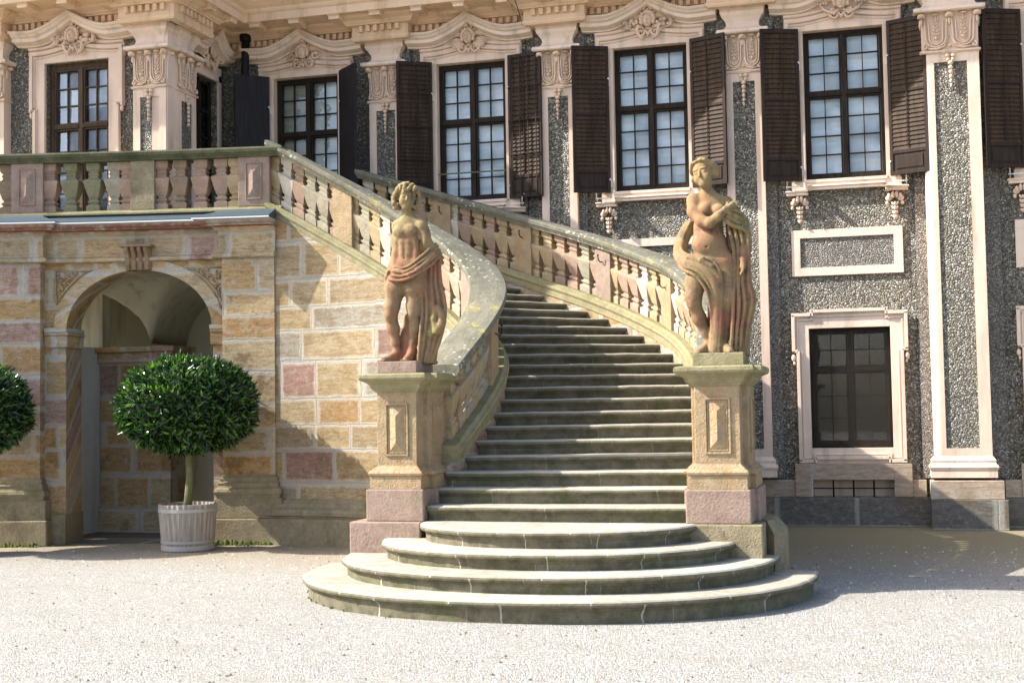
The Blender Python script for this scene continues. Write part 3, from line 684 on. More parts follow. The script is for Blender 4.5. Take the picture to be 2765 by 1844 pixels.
def shutter_mesh(kind):
    # hinge at x = 0, panel runs to +x, seen face is -y
    W_, z0, z1 = .545, 4.80, 6.95; fr = MB(); t = .022
    if kind == 'solid':
        fr.box(0, W_, -t, t, z0, z1); 
        for x in (.18, .36): fr.box(x-.003, x+.003, -t-.002, -t+.001, z0+.02, z1-.02)
        return fr, None
    st = .045
    fr.box(0, st, -t, t, z0, z1); fr.box(W_-st, W_, -t, t, z0, z1)
    fr.box(st, W_-st, -t, t, z1-.06, z1); fr.box(st, W_-st, -t, t, z0, z0+.05); fr.box(st, W_-st, -t, t, 5.93, 5.97); fr.box(st, W_-st, -t, t, 5.09, 5.14)
    fr.box(st, W_-st, -.006, .012, z0+.05, 5.09); fr.frustum((st+.03, W_-st-.03, -.010, .0), (st+.03, W_-st-.03, -.010, .0), z0+.07, 5.07)
    fr.box(st+.04, W_-st-.04, -.018, -.004, z0+.085, 5.055)
    sl = MB()
    for (a, b2, n) in ((5.14, 5.93, 13), (5.97, z1-.06, 13)):
        for i in range(n):
            z = a+(b2-a)*(i+.5)/n; h = (b2-a)/n
            # slanting slat, closed almost flat
            vs = [(st, -.021, z-h*.56), (W_-st, -.021, z-h*.56), (W_-st, -.012, z-h*.60), (st, -.012, z-h*.60), (st, -.002, z+h*.50), (W_-st, -.002, z+h*.50), (W_-st, .008, z+h*.50), (st, .008, z+h*.50)]
            sl.add(vs, [(0, 1, 5, 4), (3, 7, 6, 2), (0, 3, 2, 1), (4, 5, 6, 7), (0, 4, 7, 3), (1, 2, 6, 5)])
    fr.box(W_*.48-.006, W_*.48+.006, -.034, -.024, 5.16, z1-.08)
    if kind == 'barred':
        for k in range(4):
            x = st+.03+(W_-2*st-.06)*k/3; fr.box(x-.008, x+.008, -.050, -.036, z0+.03, z1-.03)
        for z in (5.45, 5.95, 6.45): fr.box(.01, W_-.01, -.054, -.034, z-.006, z+.006)
    return fr, sl
SH = {}
def shutter(parent, kind, x, ang, side, seed=0):
    # side -1: hinge left of window, panel swings out to the left (mirror); ang degrees away from the wall
    k = (kind, side)
    if k not in SH:
        fr, sl = shutter_mesh(kind)
        if side < 0:
            for mb in (fr, sl):
                if mb: mb.v = [(-a, b2, c_) for a, b2, c_ in mb.v]; mb.f = [f[::-1] for f in mb.f]
        o1 = fr.build('shutter', 'shutter_out' if kind == 'solid' else 'shutter_frame', bevel=.003)
        if sl: o2 = sl.build('shutter', 'shutter'); 
        # slats and frame form one leaf: join as a single mesh with two materials
        if sl:
            me = o1.data; bm = bmesh.new(); bm.from_mesh(me); n0 = len(bm.faces); bm.from_mesh(o2.data); bm.faces.ensure_lookup_table()
            for i in range(n0, len(bm.faces)): bm.faces[i].material_index = 1
            bm.to_mesh(me); bm.free(); me.materials.append(M['shutter']); bpy.data.objects.remove(o2)
        SH[k] = o1; o = o1
    else:
        o = SH[k].copy(); COL.objects.link(o)
    o.parent = parent; o.location = (x, -.09, 0); o.rotation_euler = (0, 0, math.radians(-ang if side > 0 else ang))
    return o
def hooks_mesh():
    s = MB()
    for sg in (-1, 1):
        for z in (4.97, 6.45): s.box(*sorted((sg*.585, sg*.60)), -.10, -.05, z-.09, z+.02); s.tube([(sg*.59, -.1, z), (sg*.60, -.12, z+.03)], .012, 6)
        s.tube([(sg*.80, -.0, 4.72), (sg*.80, -.12, 4.72), (sg*.80, -.14, 4.66), (sg*.80, -.15, 4.80), (sg*.83, -.15, 4.86), (sg*.86, -.15, 4.80)], .008, 6)
        s.box(*sorted((sg*.62, sg*.82)), -.115, -.10, 4.715, 4.73)
    return s
def window(parent, kind, blind, wood='wood', seed=1, door=False, hooks=True):
    f = MB()
    if door: frame_boxes(f, -.53, .53, 4.25, HZ1-.015, .13, tr=5.98, rows=(5, 3), wo=.07)
    else: frame_boxes(f, -.54, .54, HZ0+.01, HZ1-.01, .13, tr=6.035, wo=.045)
    root = f.build('window', wood)
    z0 = 4.25 if door else HZ0
    g_ = MB(); rg = random.Random(seed*7+1); nz_ = 8
    for ix in range(4):
        for iz in range(nz_):
            xa, xb = -.5+.25*ix, -.5+.25*(ix+1); za_, zb_ = z0+.03+(HZ1-z0-.06)*iz/nz_, z0+.03+(HZ1-z0-.06)*(iz+1)/nz_; t1, t2 = rg.uniform(-.003, .003), rg.uniform(-.003, .003)
            g_.add([(xa, .138-t1-t2, za_), (xb, .138+t1-t2, za_), (xb, .138+t1+t2, zb_), (xa, .138-t1+t2, zb_)], [(0, 1, 2, 3)])
    g_.build('glass_pane', 'glass', root)
    b_ = MB(); b_.box(-.52, .52, .19, .195, z0+.02, HZ1-.02); b_.build('blind', blind, root)  # behind the wing doors this sheet only carries the painted sky reflection
    surround_mesh(z0=z0 if door else HZ0).build('stucco_surround', 'stucco', root, bevel=.004)
    rv = MB(); zr = z0-.01
    for sg in (-1, 1): rv.box(*sorted((sg*.541, sg*.548)), -.05, .16, zr, HZ1+.002)
    rv.box(-.541, .541, -.05, .16, HZ1-.004, HZ1+.004); rv.build('reveal', 'stucco', root)
    hood_mesh().build('hood_moulding', 'stucco_pale', root)
    mk = MB(); mask_relief(mk, kind, seed); mk.build('carved_mask', 'orn', root)
    if not door:
        sill_mesh().build('sill', 'stucco_pale', root, bevel=.003)
        cm = console_mesh()
        for x in (-.64, .64):
            m2 = MB(); m2.v = [(a+x, b2, c_) for a, b2, c_ in cm.v]; m2.f = cm.f; m2.uv = cm.uv; m2.sm = cm.sm; m2.build('console', 'orn', root)
        if hooks: hooks_mesh().build('shutter_hook', 'whiteiron', root)
    return root
def place(o, loc, rotz=0):
    o.parent = palace; o.matrix_parent_inverse = Matrix.Translation(-palace.location); o.location = loc; o.rotation_euler = (0, 0, rotz)
kinds = ['scroll', 'wings', 'wings', 'cloth', 'scroll']
kinds = ['scroll', 'wings', 'grapes', 'cloth', 'scroll']
blinds = ['blind_painted_refl', 'blind', 'blind', 'blind', 'blind']
shut = [('solid', 40, 'solid', 42), ('barred', 29, 'barred', 12), ('louvre', 23, 'louvre', 20), ('louvre', 20, 'louvre', 22), ('louvre', 22, 'louvre', 20)]
for i, c_ in enumerate(WIN):
    wn = window(None, kinds[i], blinds[i], seed=i+3)
    place(wn, (c_, VF, 0))
    k1, a1, k2, a2 = shut[i]
    shutter(wn, k1, -.60, a1, -1); shutter(wn, k2, .60, a2, 1)
    if i == 1:
        br = MB(); br.box(-.60, .56, -.03, -.01, 5.235, 5.255); br.build('cross_bar', 'bark', wn)
for ch in palace.children:
    for sub in ch.children: sub.matrix_parent_inverse = Matrix()
wd = window(None, 'grapes', 'painted_sky_refl', 'wood_light', 5, door=True); place(wd, (-11.305, VW, 0))
w2 = window(None, 'grapes', 'painted_sky_refl', 'wood_light', 9, door=True); place(w2, (-14.35, VW, 0))
# narrow window in the side of the wing
w3 = MB(); w3.box(-.38, -.33, .10, .16, 4.6, 6.9); w3.box(.33, .38, .10, .16, 4.6, 6.9); w3.box(-.03, .03, .10, .16, 4.6, 6.9)
for z in (4.6, 5.1, 5.5, 5.98, 6.4, 6.84): w3.box(-.33, .33, .105, .155, z, z+.03)
w3o = w3.build('window', 'wood')
g_ = MB(); g_.box(-.37, .37, .137, .139, 4.6, 6.88); g_.build('glass_pane', 'glass', w3o)
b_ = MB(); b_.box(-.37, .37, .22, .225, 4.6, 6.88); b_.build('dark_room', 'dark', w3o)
sm = surround_mesh(hw=.38); 
sm.v = [(a*.62 if abs(a) > .3 else a*.9, b2, c_) for a, b2, c_ in sm.v]; 
s2 = MB()
for sg in (-1, 1): s2.box(*sorted((sg*.38, sg*.46)), -.04, 0, 4.6, 7.0)
s2.box(-.46, .46, -.04, 0, 6.9, 7.12); s2.build('stucco_surround', 'stucco', w3o)
h2 = hood_mesh(); h2.v = [(a*.60, b2, c_) for a, b2, c_ in h2.v]; h2.build('hood_moulding', 'stucco_pale', w3o)
mk = MB(); mask_relief(mk, 'grapes', 12); mk.build('carved_mask', 'orn', w3o)
for ch in w3o.children: ch.matrix_parent_inverse = Matrix()
for wx in (wd, w2):
    for ch in wx.children: ch.matrix_parent_inverse = Matrix()
place(w3o, (UR, 18.28, 0), PI/2)

# --- ground floor windows, panels and cellar openings
def low_window():
    f = MB(); x0, x1, z0, z1 = -.54, .54, 1.08, 2.735
    frame_boxes(f, x0, x1, z0, z1, .20, tr=2.16, rows=(3, 2), wo=.05)
    root = f.build('window', 'wood')
    g_ = MB(); g_.box(-.52, .52, .207, .209, z0, z1); g_.build('glass_pane', 'glass', root)
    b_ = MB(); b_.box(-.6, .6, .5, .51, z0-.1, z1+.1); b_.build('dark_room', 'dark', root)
    m_ = MB(); m_.add([(-.53, .06, z0), (.53, .06, z0), (.53, .06, z1), (-.53, .06, z1)], [(0, 1, 2, 3)]); m_.build('wire_mesh_screen', 'wire', root)
    fr = MB(); fr.box(-.54, -.515, .04, .08, z0, z1); fr.box(.515, .54, .04, .08, z0, z1); fr.box(-.515, .515, .04, .08, z1-.025, z1); fr.box(-.515, .515, .04, .08, z0, z0+.025); fr.build('screen_frame', 'wood', root)
    s = MB()
    s.box(-.70, -.545, -.05, .02, .86, 2.40); s.box(.545, .70, -.05, .02, .86, 2.40); s.box(-.76, -.545, -.05, .02, 2.40, 2.92); s.box(.545, .76, -.05, .02, 2.40, 2.92); s.box(-.545, .545, -.05, .02, 2.735, 2.96); s.box(-.545, .545, -.05, .02, .86, 1.075)
    prof = [(-.01, -.0), (.055, .0), (.07, .012), (.07, .04), (.05, .05), (.03, .055), (-.01, .055)]
    def bead(pts, w_=.045, y=-.05, d=.04):
        for a, b2 in zip(pts[:-1], pts[1:]):
            ax, az = a; bx, bz = b2
            s.box(min(ax, bx)-w_/2, max(ax, bx)+w_/2, y-d, y+.01, min(az, bz)-w_/2, max(az, bz)+w_/2)
    for k_, (w_, d) in ((1.0, (.045, .045)), (.93, (.018, .018))):
        X = lambda x: x*(k_ if abs(x) > .6 else 1); dz = 0 if k_ == 1 else -.06
        for sg in (-1, 1):
            s.box(*sorted((sg*(.755*k_)-w_/2, sg*(.755*k_)+w_/2)), -.05-d, -.04, 2.42, 2.925+dz); s.box(*sorted((sg*(.695*k_)-w_/2, sg*(.695*k_)+w_/2)), -.05-d, -.04, .895-dz, 2.42)
            s.box(*sorted((sg*(.695*k_)-w_/2*0, sg*(.755*k_)+w_/2)), -.05-d, -.04, 2.40, 2.42+w_*.5)
            s.box(*sorted((sg*.50, sg*(.755*k_)+sg*w_/2)), -.05-d, -.04, 2.905+dz, 2.905+dz+w_)
            s.box(*sorted((sg*.50, sg*(.695*k_)+sg*w_/2)), -.05-d, -.04, .875-dz, .875-dz+w_)
            s.box(*sorted((sg*.48, sg*.52)), -.05-d, -.04, 2.905+dz, 2.955+dz+w_); s.box(*sorted((sg*.48, sg*.52)), -.05-d, -.04, .875-dz, .925-dz+w_)
        s.box(-.50, .50, -.05-d, -.04, 2.95+dz, 2.95+dz+w_); s.box(-.50, .50, -.05-d, -.04, .92-dz, .92-dz+w_)
    for sg in (-1, 1): s.sphere((sg*.76, -.06, 2.33), (.03, .035, .05), 8, 6); s.sphere((sg*.75, -.06, 2.26), (.018, .02, .03), 8, 6)
    s.build('stucco_surround', 'stucco_pale', root, bevel=.006)
    gr = MB()
    for k in range(1, 4): x = -.54+1.08*k/4; gr.box(x-.012, x+.012, -.06, -.036, .405, .64)
    gr.box(-.54, .54, -.04, -.018, .515, .53); gr.build('cellar_grille', 'iron', root)
    bk = MB(); bk.box(-.56, .56, .12, .14, .3, .7); bk.build('cellar_back', 'stucco', root)
    pn = MB()
    pn.box(-.75, .75, -.035, 0, 4.0, 4.115); pn.box(-.75, .75, -.035, 0, 3.47, 3.585); pn.box(-.75, -.63, -.035, 0, 3.585, 4.0); pn.box(.63, .75, -.035, 0, 3.585, 4.0)
    pn.build('panel_frame', 'stucco_pale', root, bevel=.004)
    pf = MB(); pf.box(-.63, .63, -.012, 0, 3.585, 4.0); pf.build('pebble_panel', 'pebble_fine', root)
    for ch in root.children: ch.matrix_parent_inverse = Matrix()
    return root
l1 = low_window(); place(l1, (LOW[0], VF, 0)); copy_tree(l1, (LOW[1], VF, 0), palace)
# stucco panel under the window above the stair
pn = MB(); 
for c_ in WIN[2:3]:
    pn.box(c_-.75, c_+.75, VF-.035, VF, 4.0, 4.115); pn.box(c_-.75, c_+.75, VF-.035, VF, 3.47, 3.585); pn.box(c_-.75, c_-.63, VF-.035, VF, 3.585, 4.0); pn.box(c_+.63, c_+.75, VF-.035, VF, 3.585, 4.0)
pn.build('panel_frame', 'stucco_pale', palace, bevel=.004)
dp = MB(); dp.tube([(-9.45, 18.66, 7.62), (-9.45, 18.66, 7.3), (-9.46, 18.66, 7.0), (-9.46, 18.66, 4.2)], .062, 12); dp.lathe([(.07, 0), (.09, .02), (.09, .10), (.07, .12)], (-9.45, 18.66, 7.50), 14); dp.build('downpipe', 'iron', palace)
wr = MB(); wr.tube([(-4.95, 18.15, 8.1), (-4.95, 18.18, 7.66), (-4.95, 18.55, 7.45), (-4.95, 18.82, 7.2), (-4.95, 18.86, 6.9), (-4.95, 18.86, 4.0)], .006, 6); wr.build('lightning_wire', 'iron', palace)

# ------------------------------------------------------------------ terrace over the arcade
def tv(u): s_ = -(u+7.6); return 15.87-.155*s_-.013*s_*s_ if s_ > 0 else 15.87-.155*s_
def TP(u, off, z=0.0):
    d = .155+.026*max(0, -(u+7.6)); L = math.hypot(1, d)
    return (u+off*d/L, tv(u)-off/L, z)
terrace = empty('terrace', (-9.4, 15.6, 0), 'ochre sandstone arcade carrying a balcony with stone balustrade, left of the curved stair', 'terrace')
def curve_block(mb, u0, u1, o0, o1, z0, z1, n=8):
    us = np.linspace(u0, u1, n); mb.loft([[TP(u, o0, z0), TP(u, o1, z0), TP(u, o1, z1), TP(u, o0, z1)] for u in us], suv=[float(u) for u in us])
for uc in (-9.435, -12.62):
    aw = MB(); hw, zs, rz = .975, 2.84, .78; a0, a1 = uc-1.27, uc+1.15
    cols = [(u, 0.0) for u in np.linspace(a0, uc-hw, 3)]
    for th in np.linspace(PI, 0, 33): cols.append((uc+hw*math.cos(th), zs+rz*math.sin(th)))
    cols += [(u, 0.0) for u in np.linspace(uc+hw, a1, 3)]
    aw.loft([[TP(u, 0, zb), TP(u, 0, 3.72), TP(u, -.54, 3.72), TP(u, -.54, zb)] for u, zb in cols], suv=[float(u)*1.0 for u, _ in cols])
    aw.build('arch_wall', 'ashlar', terrace)
    im = MB()
    for sa, sb, s_out in ((a0+.02, uc-hw+.03, 1), (uc+hw-.03, a1-.0, 1)):
        im = MB()
        curve_block(im, sa, sb, -.56, .035, 2.60, 2.76, 3); curve_block(im, sa, sb+(.012 if sa < uc else 0), -.57, .055, 2.76, 2.80, 3); curve_block(im, sa, sb, -.58, .065, 2.80, 2.865, 3)
        im.build('impost', 'ashlar', terrace, bevel=.01)
    ks = MB()
    prof = [(.0, 3.60), (.09, 3.60), (.11, 3.66), (.09, 3.72), (.12, 3.80), (.17, 3.86), (.18, 3.905), (.0, 3.905)]
    k0 = TP(uc, 0)
    for i in range(4):
        x0 = uc-.17+.085*i; w0 = .7+.3
        ks.loft([[TP(x0+ (uc-x0)*f_*0+d_, o_*(1 if 0 < d_ < .085 else .55), z_) for o_, z_ in prof] for d_, f_ in ((0, 0), (.02, 0), (.0425, 0), (.065, 0), (.085, 0))], smooth=False)
    curve_block(ks, uc-.165, uc+.165, 0, .075, 3.60, 3.90, 3); curve_block(ks, uc-.21, uc+.21, 0, .20, 3.90, 3.935, 3); ks.build('keystone', 'key', terrace, bevel=.006)
    ar = MB(); ar.loft([[TP(uc+(hw-.012)*math.cos(a), .0, zs+(rz-.012)*math.sin(a)), TP(uc+(hw-.012)*math.cos(a), .022, zs+(rz-.012)*math.sin(a)), TP(uc+(hw+.155)*math.cos(a), .022, zs+(rz+.14)*math.sin(a)), TP(uc+(hw+.155)*math.cos(a), .0, zs+(rz+.14)*math.sin(a))] for a in np.linspace(.0, PI, 40)])
    ar.build('archivolt', 'ashlar', terrace)
    for sg in (-1, 1):
        sp = MB()
        E_ = lambda a: (uc+sg*(hw+.20)*math.cos(a), zs+(rz+.17)*math.sin(a))
        arc = [E_(a) for a in np.linspace(.36, 1.02, 10)]; x_o = uc+sg*1.11
        arc = [(sg*min(sg*a_, sg*x_o), min(b_, 3.61)) for a_, b_ in arc]
        ring = [(x_o, 3.62)]+arc+[(x_o, 3.62)]
        sp.tube([TP(a_, .006, b_) for a_, b_ in ring], .013, 6)
        r_ = random.Random(5 if sg < 0 else 8)
        for i in range(150):
            a = uc+sg*(.50+.58*r_.random()); zz = 3.12+.48*r_.random()
            if ((a-uc)/(hw+.225))**2+((zz-zs)/(rz+.19))**2 < 1: continue
            q = TP(a, .008, zz); leaf_blob(sp, q[0], q[1], q[2], .028, .013, r_.random()*6, .020)
        sp.build('spandrel_carving', 'ochre', terrace)
# pilasters of the arcade
for u0, u1 in ((-8.295, -7.60), (-11.36, -10.70), (-14.6, -13.9)):
    p = MB(); curve_block(p, u0, u1, -.54, .13, .88, 3.72, 4)
    if u1 < -8: curve_block(p, u0-.02, u1+.02, -.50, .0, 0, 3.72, 3)
    pr = p.build('arcade_pier', 'ashlar_pier', terrace)
    b_ = MB()
    def ringp(prof, mb, u0=u0, u1=u1):
        us = [u0]+list(np.linspace(u0, u1, 5))+[u1]
        path_ = [TP(u0, -.3)]+[TP(u, .13) for u in np.linspace(u0, u1, 5)]+[TP(u1, -.3)]
        mb.sweep(prof, path_)
    ringp([(-.03, .60), (.07, .60), (.075, .63), (.09, .645), (.10, .68), (.09, .715), (.07, .73), (.055, .735), (.05, .76), (.055, .79), (.04, .80), (.03, .815), (.035, .835), (.03, .86), (.01, .88), (0, .90), (-.03, .90)], b_)
    b_.build('base_moulding', 'greenstone', pr, bevel=.004)
    b_ = MB(); curve_block(b_, u0-.10, u1+.10, -.5, .20, .335, .602, 4); b_.build('base_block', 'greenstone', pr, bevel=.012)
    b_ = MB(); curve_block(b_, u0-.13, u1+.13, -.5, .25, 0, .335, 4); b_.build('ground_block', 'greenstone', pr, bevel=.014)
for uc in (-9.435, -12.62):
    for ja, jb_ in ((-1.16, -.965), (.965, 1.06)):
        jb = MB(); curve_block(jb, uc+ja, uc+jb_, -.60, .05, 0, .40, 3); jb.build('jamb_block', 'greenstone', terrace, bevel=.012)
# entablature of the arcade
def jog_path(oo=.0, u_end=-7.40):
    pts = []
    segs = [(-15, -14.62, .0), (-14.62, -13.88, .075), (-13.88, -11.38, 0), (-11.38, -10.68, .13), (-10.68, -8.32, 0), (-8.32, -7.58, .13)]
    for a, b_, o_ in segs:
        for u in np.linspace(a, b_, 6): pts.append(TP(float(u)+(.002 if u == a else 0), o_+oo))
    return pts
en = MB(); en.sweep([(-.4, 3.72), (.07, 3.72), (.085, 3.735), (.085, 3.765), (.05, 3.79), (.035, 3.80), (.035, 3.825), (.02, 3.83), (.02, 4.07), (.05, 4.09), (.085, 4.125), (-.4, 4.125)], jog_path()); en.build('arcade_entablature', 'ashlar', terrace, bevel=.006)
cpath = [TP(u, 0) for u in np.linspace(-15, -7.42, 26)]
cpath = jog_path()
rb = MB(); rb.sweep([(-.4, 4.127), (.19, 4.13), (.20, 4.15), (.235, 4.16), (.25, 4.20), (.25, 4.215), (-.4, 4.215)], cpath); rb.build('red_cornice', 'ashlar_red', terrace, bevel=.004)
zn = MB(); zn.sweep([(-.3, 4.218), (.27, 4.218), (.285, 4.222), (.285, 4.235), (.25, 4.25), (.05, 4.325), (.03, 4.35), (-.3, 4.35)], cpath); zo = zn.build('zinc_flashing', 'zinc', terrace)
ze = MB(); ze.sweep([(.275, 4.205), (.292, 4.205), (.292, 4.224), (.275, 4.224)], cpath); ze.build('flashing_edge', 'zinc_edge', zo)
fl = MB()
us = list(np.linspace(-15, -7.60, 20))
poly = [TP(u, -.02) for u in us]+[(-7.60, 18.88, 0), (-9.93, 18.88, 0), (-9.93, 16.93, 0), (-15, 16.93, 0)]
fl.loft([[(x, y, 4.13) for x, y, _ in poly], [(x, y, 4.30) for x, y, _ in poly]]); fl.build('balcony_floor', 'greenstone', terrace)
# arcade interior: piers, groin vault, rear wall
it = MB(); it.box(-11.0, -9.86, 17.05, 17.6, .36, 2.45); it.box(-11.05, -9.80, 17.0, 17.6, 0, .36)
ito = it.build('inner_pier', 'ashlar', terrace)
ic = MB(); ic.box(-11.06, -9.80, 16.99, 17.6, 2.45, 2.60); ic.box(-11.12, -9.74, 16.93, 17.6, 2.60, 2.68); ic.build('pier_capital', 'ashlar', ito, bevel=.01)
vg = MB(); nu, nv = 110, 60; grid = []
for i in range(nu+1):
    for j in range(nv+1):
        u = -13.2+5.6*i/nu; v0_ = tv(u)+.50; v = v0_+(18.8-v0_)*j/nv
        v1_ = 17.25; vm_ = (v0_+v1_)/2; h_ = (v1_-v0_)/2
        uc_ = -10.85+.55*min(1, (v-v0_)/(v1_-v0_)); za = 2.68+.98*max(0, 1-((((u-uc_) % 2.62)/1.31-1))**2)**.5
        zb = 2.68+.98*max(0, 1-((v-vm_)/h_)**2)**.5 if v < v1_ else 2.68
        grid.append((u, v, max(za, zb)))
vg.add(grid, [(i*(nv+1)+j, i*(nv+1)+j+1, (i+1)*(nv+1)+j+1, (i+1)*(nv+1)+j) for i in range(nu) for j in range(nv)], smooth=True); vg.build('vault', 'plaster', terrace)
bw = MB(); bw.box(-13.4, -7.62, 18.3, 18.4, 0, 4.1); bw.box(-13.4, -11.0, 17.1, 17.3, 0, 4.1); bw.build('rear_wall', 'plaster', terrace)
jw = MB(); jw.box(-11.12, -11.02, 15.9, 17.1, 0, 2.68); jw.build('inner_side_wall', 'plaster_grey', terrace); jw = MB(); jw.box(-7.75, -7.62, 15.95, 18.3, 0, 4.1); jw.build('inner_side_wall', 'plaster_grey', terrace)
pf = MB(); pf.add([(-13.4, 14.98, .004), (-7.62, 15.85, .004), (-7.62, 18.3, .004), (-13.4, 18.3, .004)], [(0, 1, 2, 3)]); pf.build('arcade_paving', 'stonegrey', terrace)

# ------------------------------------------------------------------ balusters
BP = [(0, .092), (.115, .092), (.135, .078), (.15, .062), (.165, .058), (.18, .072), (.20, .080), (.22, .074), (.235, .056), (.26, .050), (.30, .070), (.45, .098), (.60, .122), (.63, .124), (.65, .112), (.67, .082), (.70, .066), (.735, .062), (.75, .072), (.775, .076), (.79, .064), (.81, .060), (.835, .076), (.865, .092), (1, .092)]
def baluster_mesh(H, slope):
    m = MB(); m.loft([[(x*w_, y*w_, z*H+slope*x*w_) for x, y in ((-1, -1), (1, -1), (1, 1), (-1, 1))] for z, w_ in BP]); return m
BM = {}
def baluster(key, H, slope, pos, ang, mat, parent, sc=1):
    if key not in BM:
        o = baluster_mesh(H, slope).build('baluster', 'bal_ochre'); b_ = o.modifiers.new('bevel', 'BEVEL'); b_.width = .004; b_.segments = 1; BM[key] = o
    else: o = BM[key].copy(); COL.objects.link(o)
    o.parent = parent; o.matrix_parent_inverse = Matrix.Translation(-parent.location)
    o.location = pos; o.rotation_euler = (0, 0, ang); o.scale = (sc, sc, 1)
    o.material_slots[0].link = 'OBJECT'; o.material_slots[0].material = M['bal_'+mat]
    return o
tb = MB(); cline = [TP(u, -.10) for u in np.linspace(-15, -7.52, 26)]
tb.sweep([(-.15, 4.35), (.17, 4.35), (.17, 4.375), (.15, 4.39), (.14, 4.41), (-.14, 4.41), (-.15, 4.39)], cline); 
trail = tb.build('terrace_balustrade', 'capstone', terrace, bevel=.004)
tcp = MB(); CPR = [(-.165, 0), (.165, 0), (.17, .02), (.185, .035), (.19, .05), (.205, .06), (.21, .10), (.195, .125), (.10, .14), (-.10, .14), (-.195, .125), (-.21, .10), (-.205, .06), (-.19, .05), (-.185, .035), (-.17, .02)]
tcp.sweep([(a, z+5.065) for a, z in CPR], [TP(u, -.10) for u in np.linspace(-15, -7.50, 26)]); tcp.build('coping', 'coping_dark', trail)
def tpost(u0, u1, mat, panel=True):
    m = MB(); q = TP((u0+u1)/2, -.10); n = 4
    us = np.linspace(u0, u1, n); m.loft([[TP(u, -.24, 4.41), TP(u, .045, 4.41), TP(u, .045, 5.066), TP(u, -.24, 5.066)] for u in us])
    if panel:
        a, b_ = u0+.10, u1-.10
        for (x0, x1, z0, z1) in ((a, b_, 4.50, 4.515), (a, b_, 4.975, 4.99), (a, a+.015, 4.515, 4.975), (b_-.015, b_, 4.515, 4.975)):
            m.loft([[TP(u, .04, z0), TP(u, .057, z0), TP(u, .057, z1), TP(u, .04, z1)] for u in (x0, x1)])
        c_ = (a+b_)/2
        c_ = (a+b_)/2; vs = [TP(a+.03, .045, 4.54), TP(b_-.03, .045, 4.54), TP(b_-.03, .045, 4.95), TP(a+.03, .045, 4.95), TP(c_, .085, 4.64), TP(c_, .085, 4.85)]
        m.add(vs, [(0, 1, 4), (1, 2, 5, 4), (2, 3, 5), (3, 0, 4, 5)])
    m.build('balustrade_post', mat, trail, bevel=.006)
tpost(-8.10, -7.68, 'pinkstone'); tpost(-9.54, -9.22, 'greenstone', False); tpost(-11.12, -10.70, 'pinkstone'); tpost(-13.0, -12.6, 'pinkstone')
mts = ['pink', 'olive', 'pink', 'brown', 'ochre', 'grey', 'olive', 'brown', 'pink']
for i, u in enumerate((-8.35, -8.62, -8.90, -9.15, -8.16, -9.62, -9.78, -10.06, -10.36, -10.64, -11.2, -11.5, -11.8, -12.1, -12.4, -12.55)):
    q = TP(u, -.10, 4.41); baluster('t', .655, 0, q, math.atan(.155+.026*(-u-7.6)), mts[(i*5+2) % 9] if i not in (0, 1, 2) else ['pink', 'pink', 'brown'][i], trail)

# ------------------------------------------------------------------ curved stair
def spline(knots):
    t = np.array([k[0] for k in knots], float); P = np.array([k[1:] for k in knots], float); n = len(t); h = np.diff(t)
    A = np.zeros((n, n)); B = np.zeros((n, P.shape[1])); A[0, 0] = A[-1, -1] = 1
    for i in range(1, n-1):
        A[i, i-1] = h[i-1]; A[i, i] = 2*(h[i-1]+h[i]); A[i, i+1] = h[i]; B[i] = 6*((P[i+1]-P[i])/h[i]-(P[i]-P[i-1])/h[i-1])
    Mm = np.linalg.solve(A, B)
    def f(x):
        i = int(np.clip(np.searchsorted(t, x)-1, 0, n-2)); a = t[i+1]-x; b = x-t[i]
        return (Mm[i]*a**3+Mm[i+1]*b**3)/(6*h[i])+(P[i]/h[i]-Mm[i]*h[i]/6)*a+(P[i+1]/h[i]-Mm[i+1]*h[i]/6)*b
    return f
SI = spline([(5, -4.14, 12.15), (7.4, -4.11, 12.75), (9, -4.06, 13.17), (11, -4.01, 13.68), (13, -4.03, 14.17), (15, -4.19, 14.64), (17, -4.50, 15.04), (19, -4.90, 15.36), (21, -5.36, 15.63), (23, -5.84, 15.84), (25, -6.33, 15.99), (27, -6.83, 16.09), (29, -7.32, 16.15), (31.5, -7.93, 16.18)])
SO = spline([(5, -1.74, 12.1), (7, -1.73, 12.82), (9, -1.77, 13.5), (11, -1.86, 14.18), (13, -2.02, 14.87), (16, -2.42, 15.9), (18, -2.90, 16.6), (20, -3.47, 17.16), (22, -4.13, 17.58), (24, -4.87, 17.92), (26, -5.62, 18.17), (28, -6.38, 18.34), (30, -7.15, 18.43), (31.5, -7.72, 18.45)])
SZ = spline([(5, .778), (8, 1.222), (11, 1.655), (16, 2.331), (20, 2.856), (24, 3.385), (31, 4.30), (31.5, 4.36)])
def nrm(f, t):
    d = f(t+.02)-f(t-.02); d /= np.linalg.norm(d); return np.array([d[1], -d[0]]), d
def off(f, t, o, z):
    n_, _ = nrm(f, t); p = f(t)+n_*o; return (float(p[0]), float(p[1]), float(z))
zz = lambda t: float(SZ(t)[0])
stair = empty('curved_staircase', (-2.95, 12.2, 0), 'curving sandstone staircase with mossy steps, stone balustrades and two statue pedestals', 'staircase')
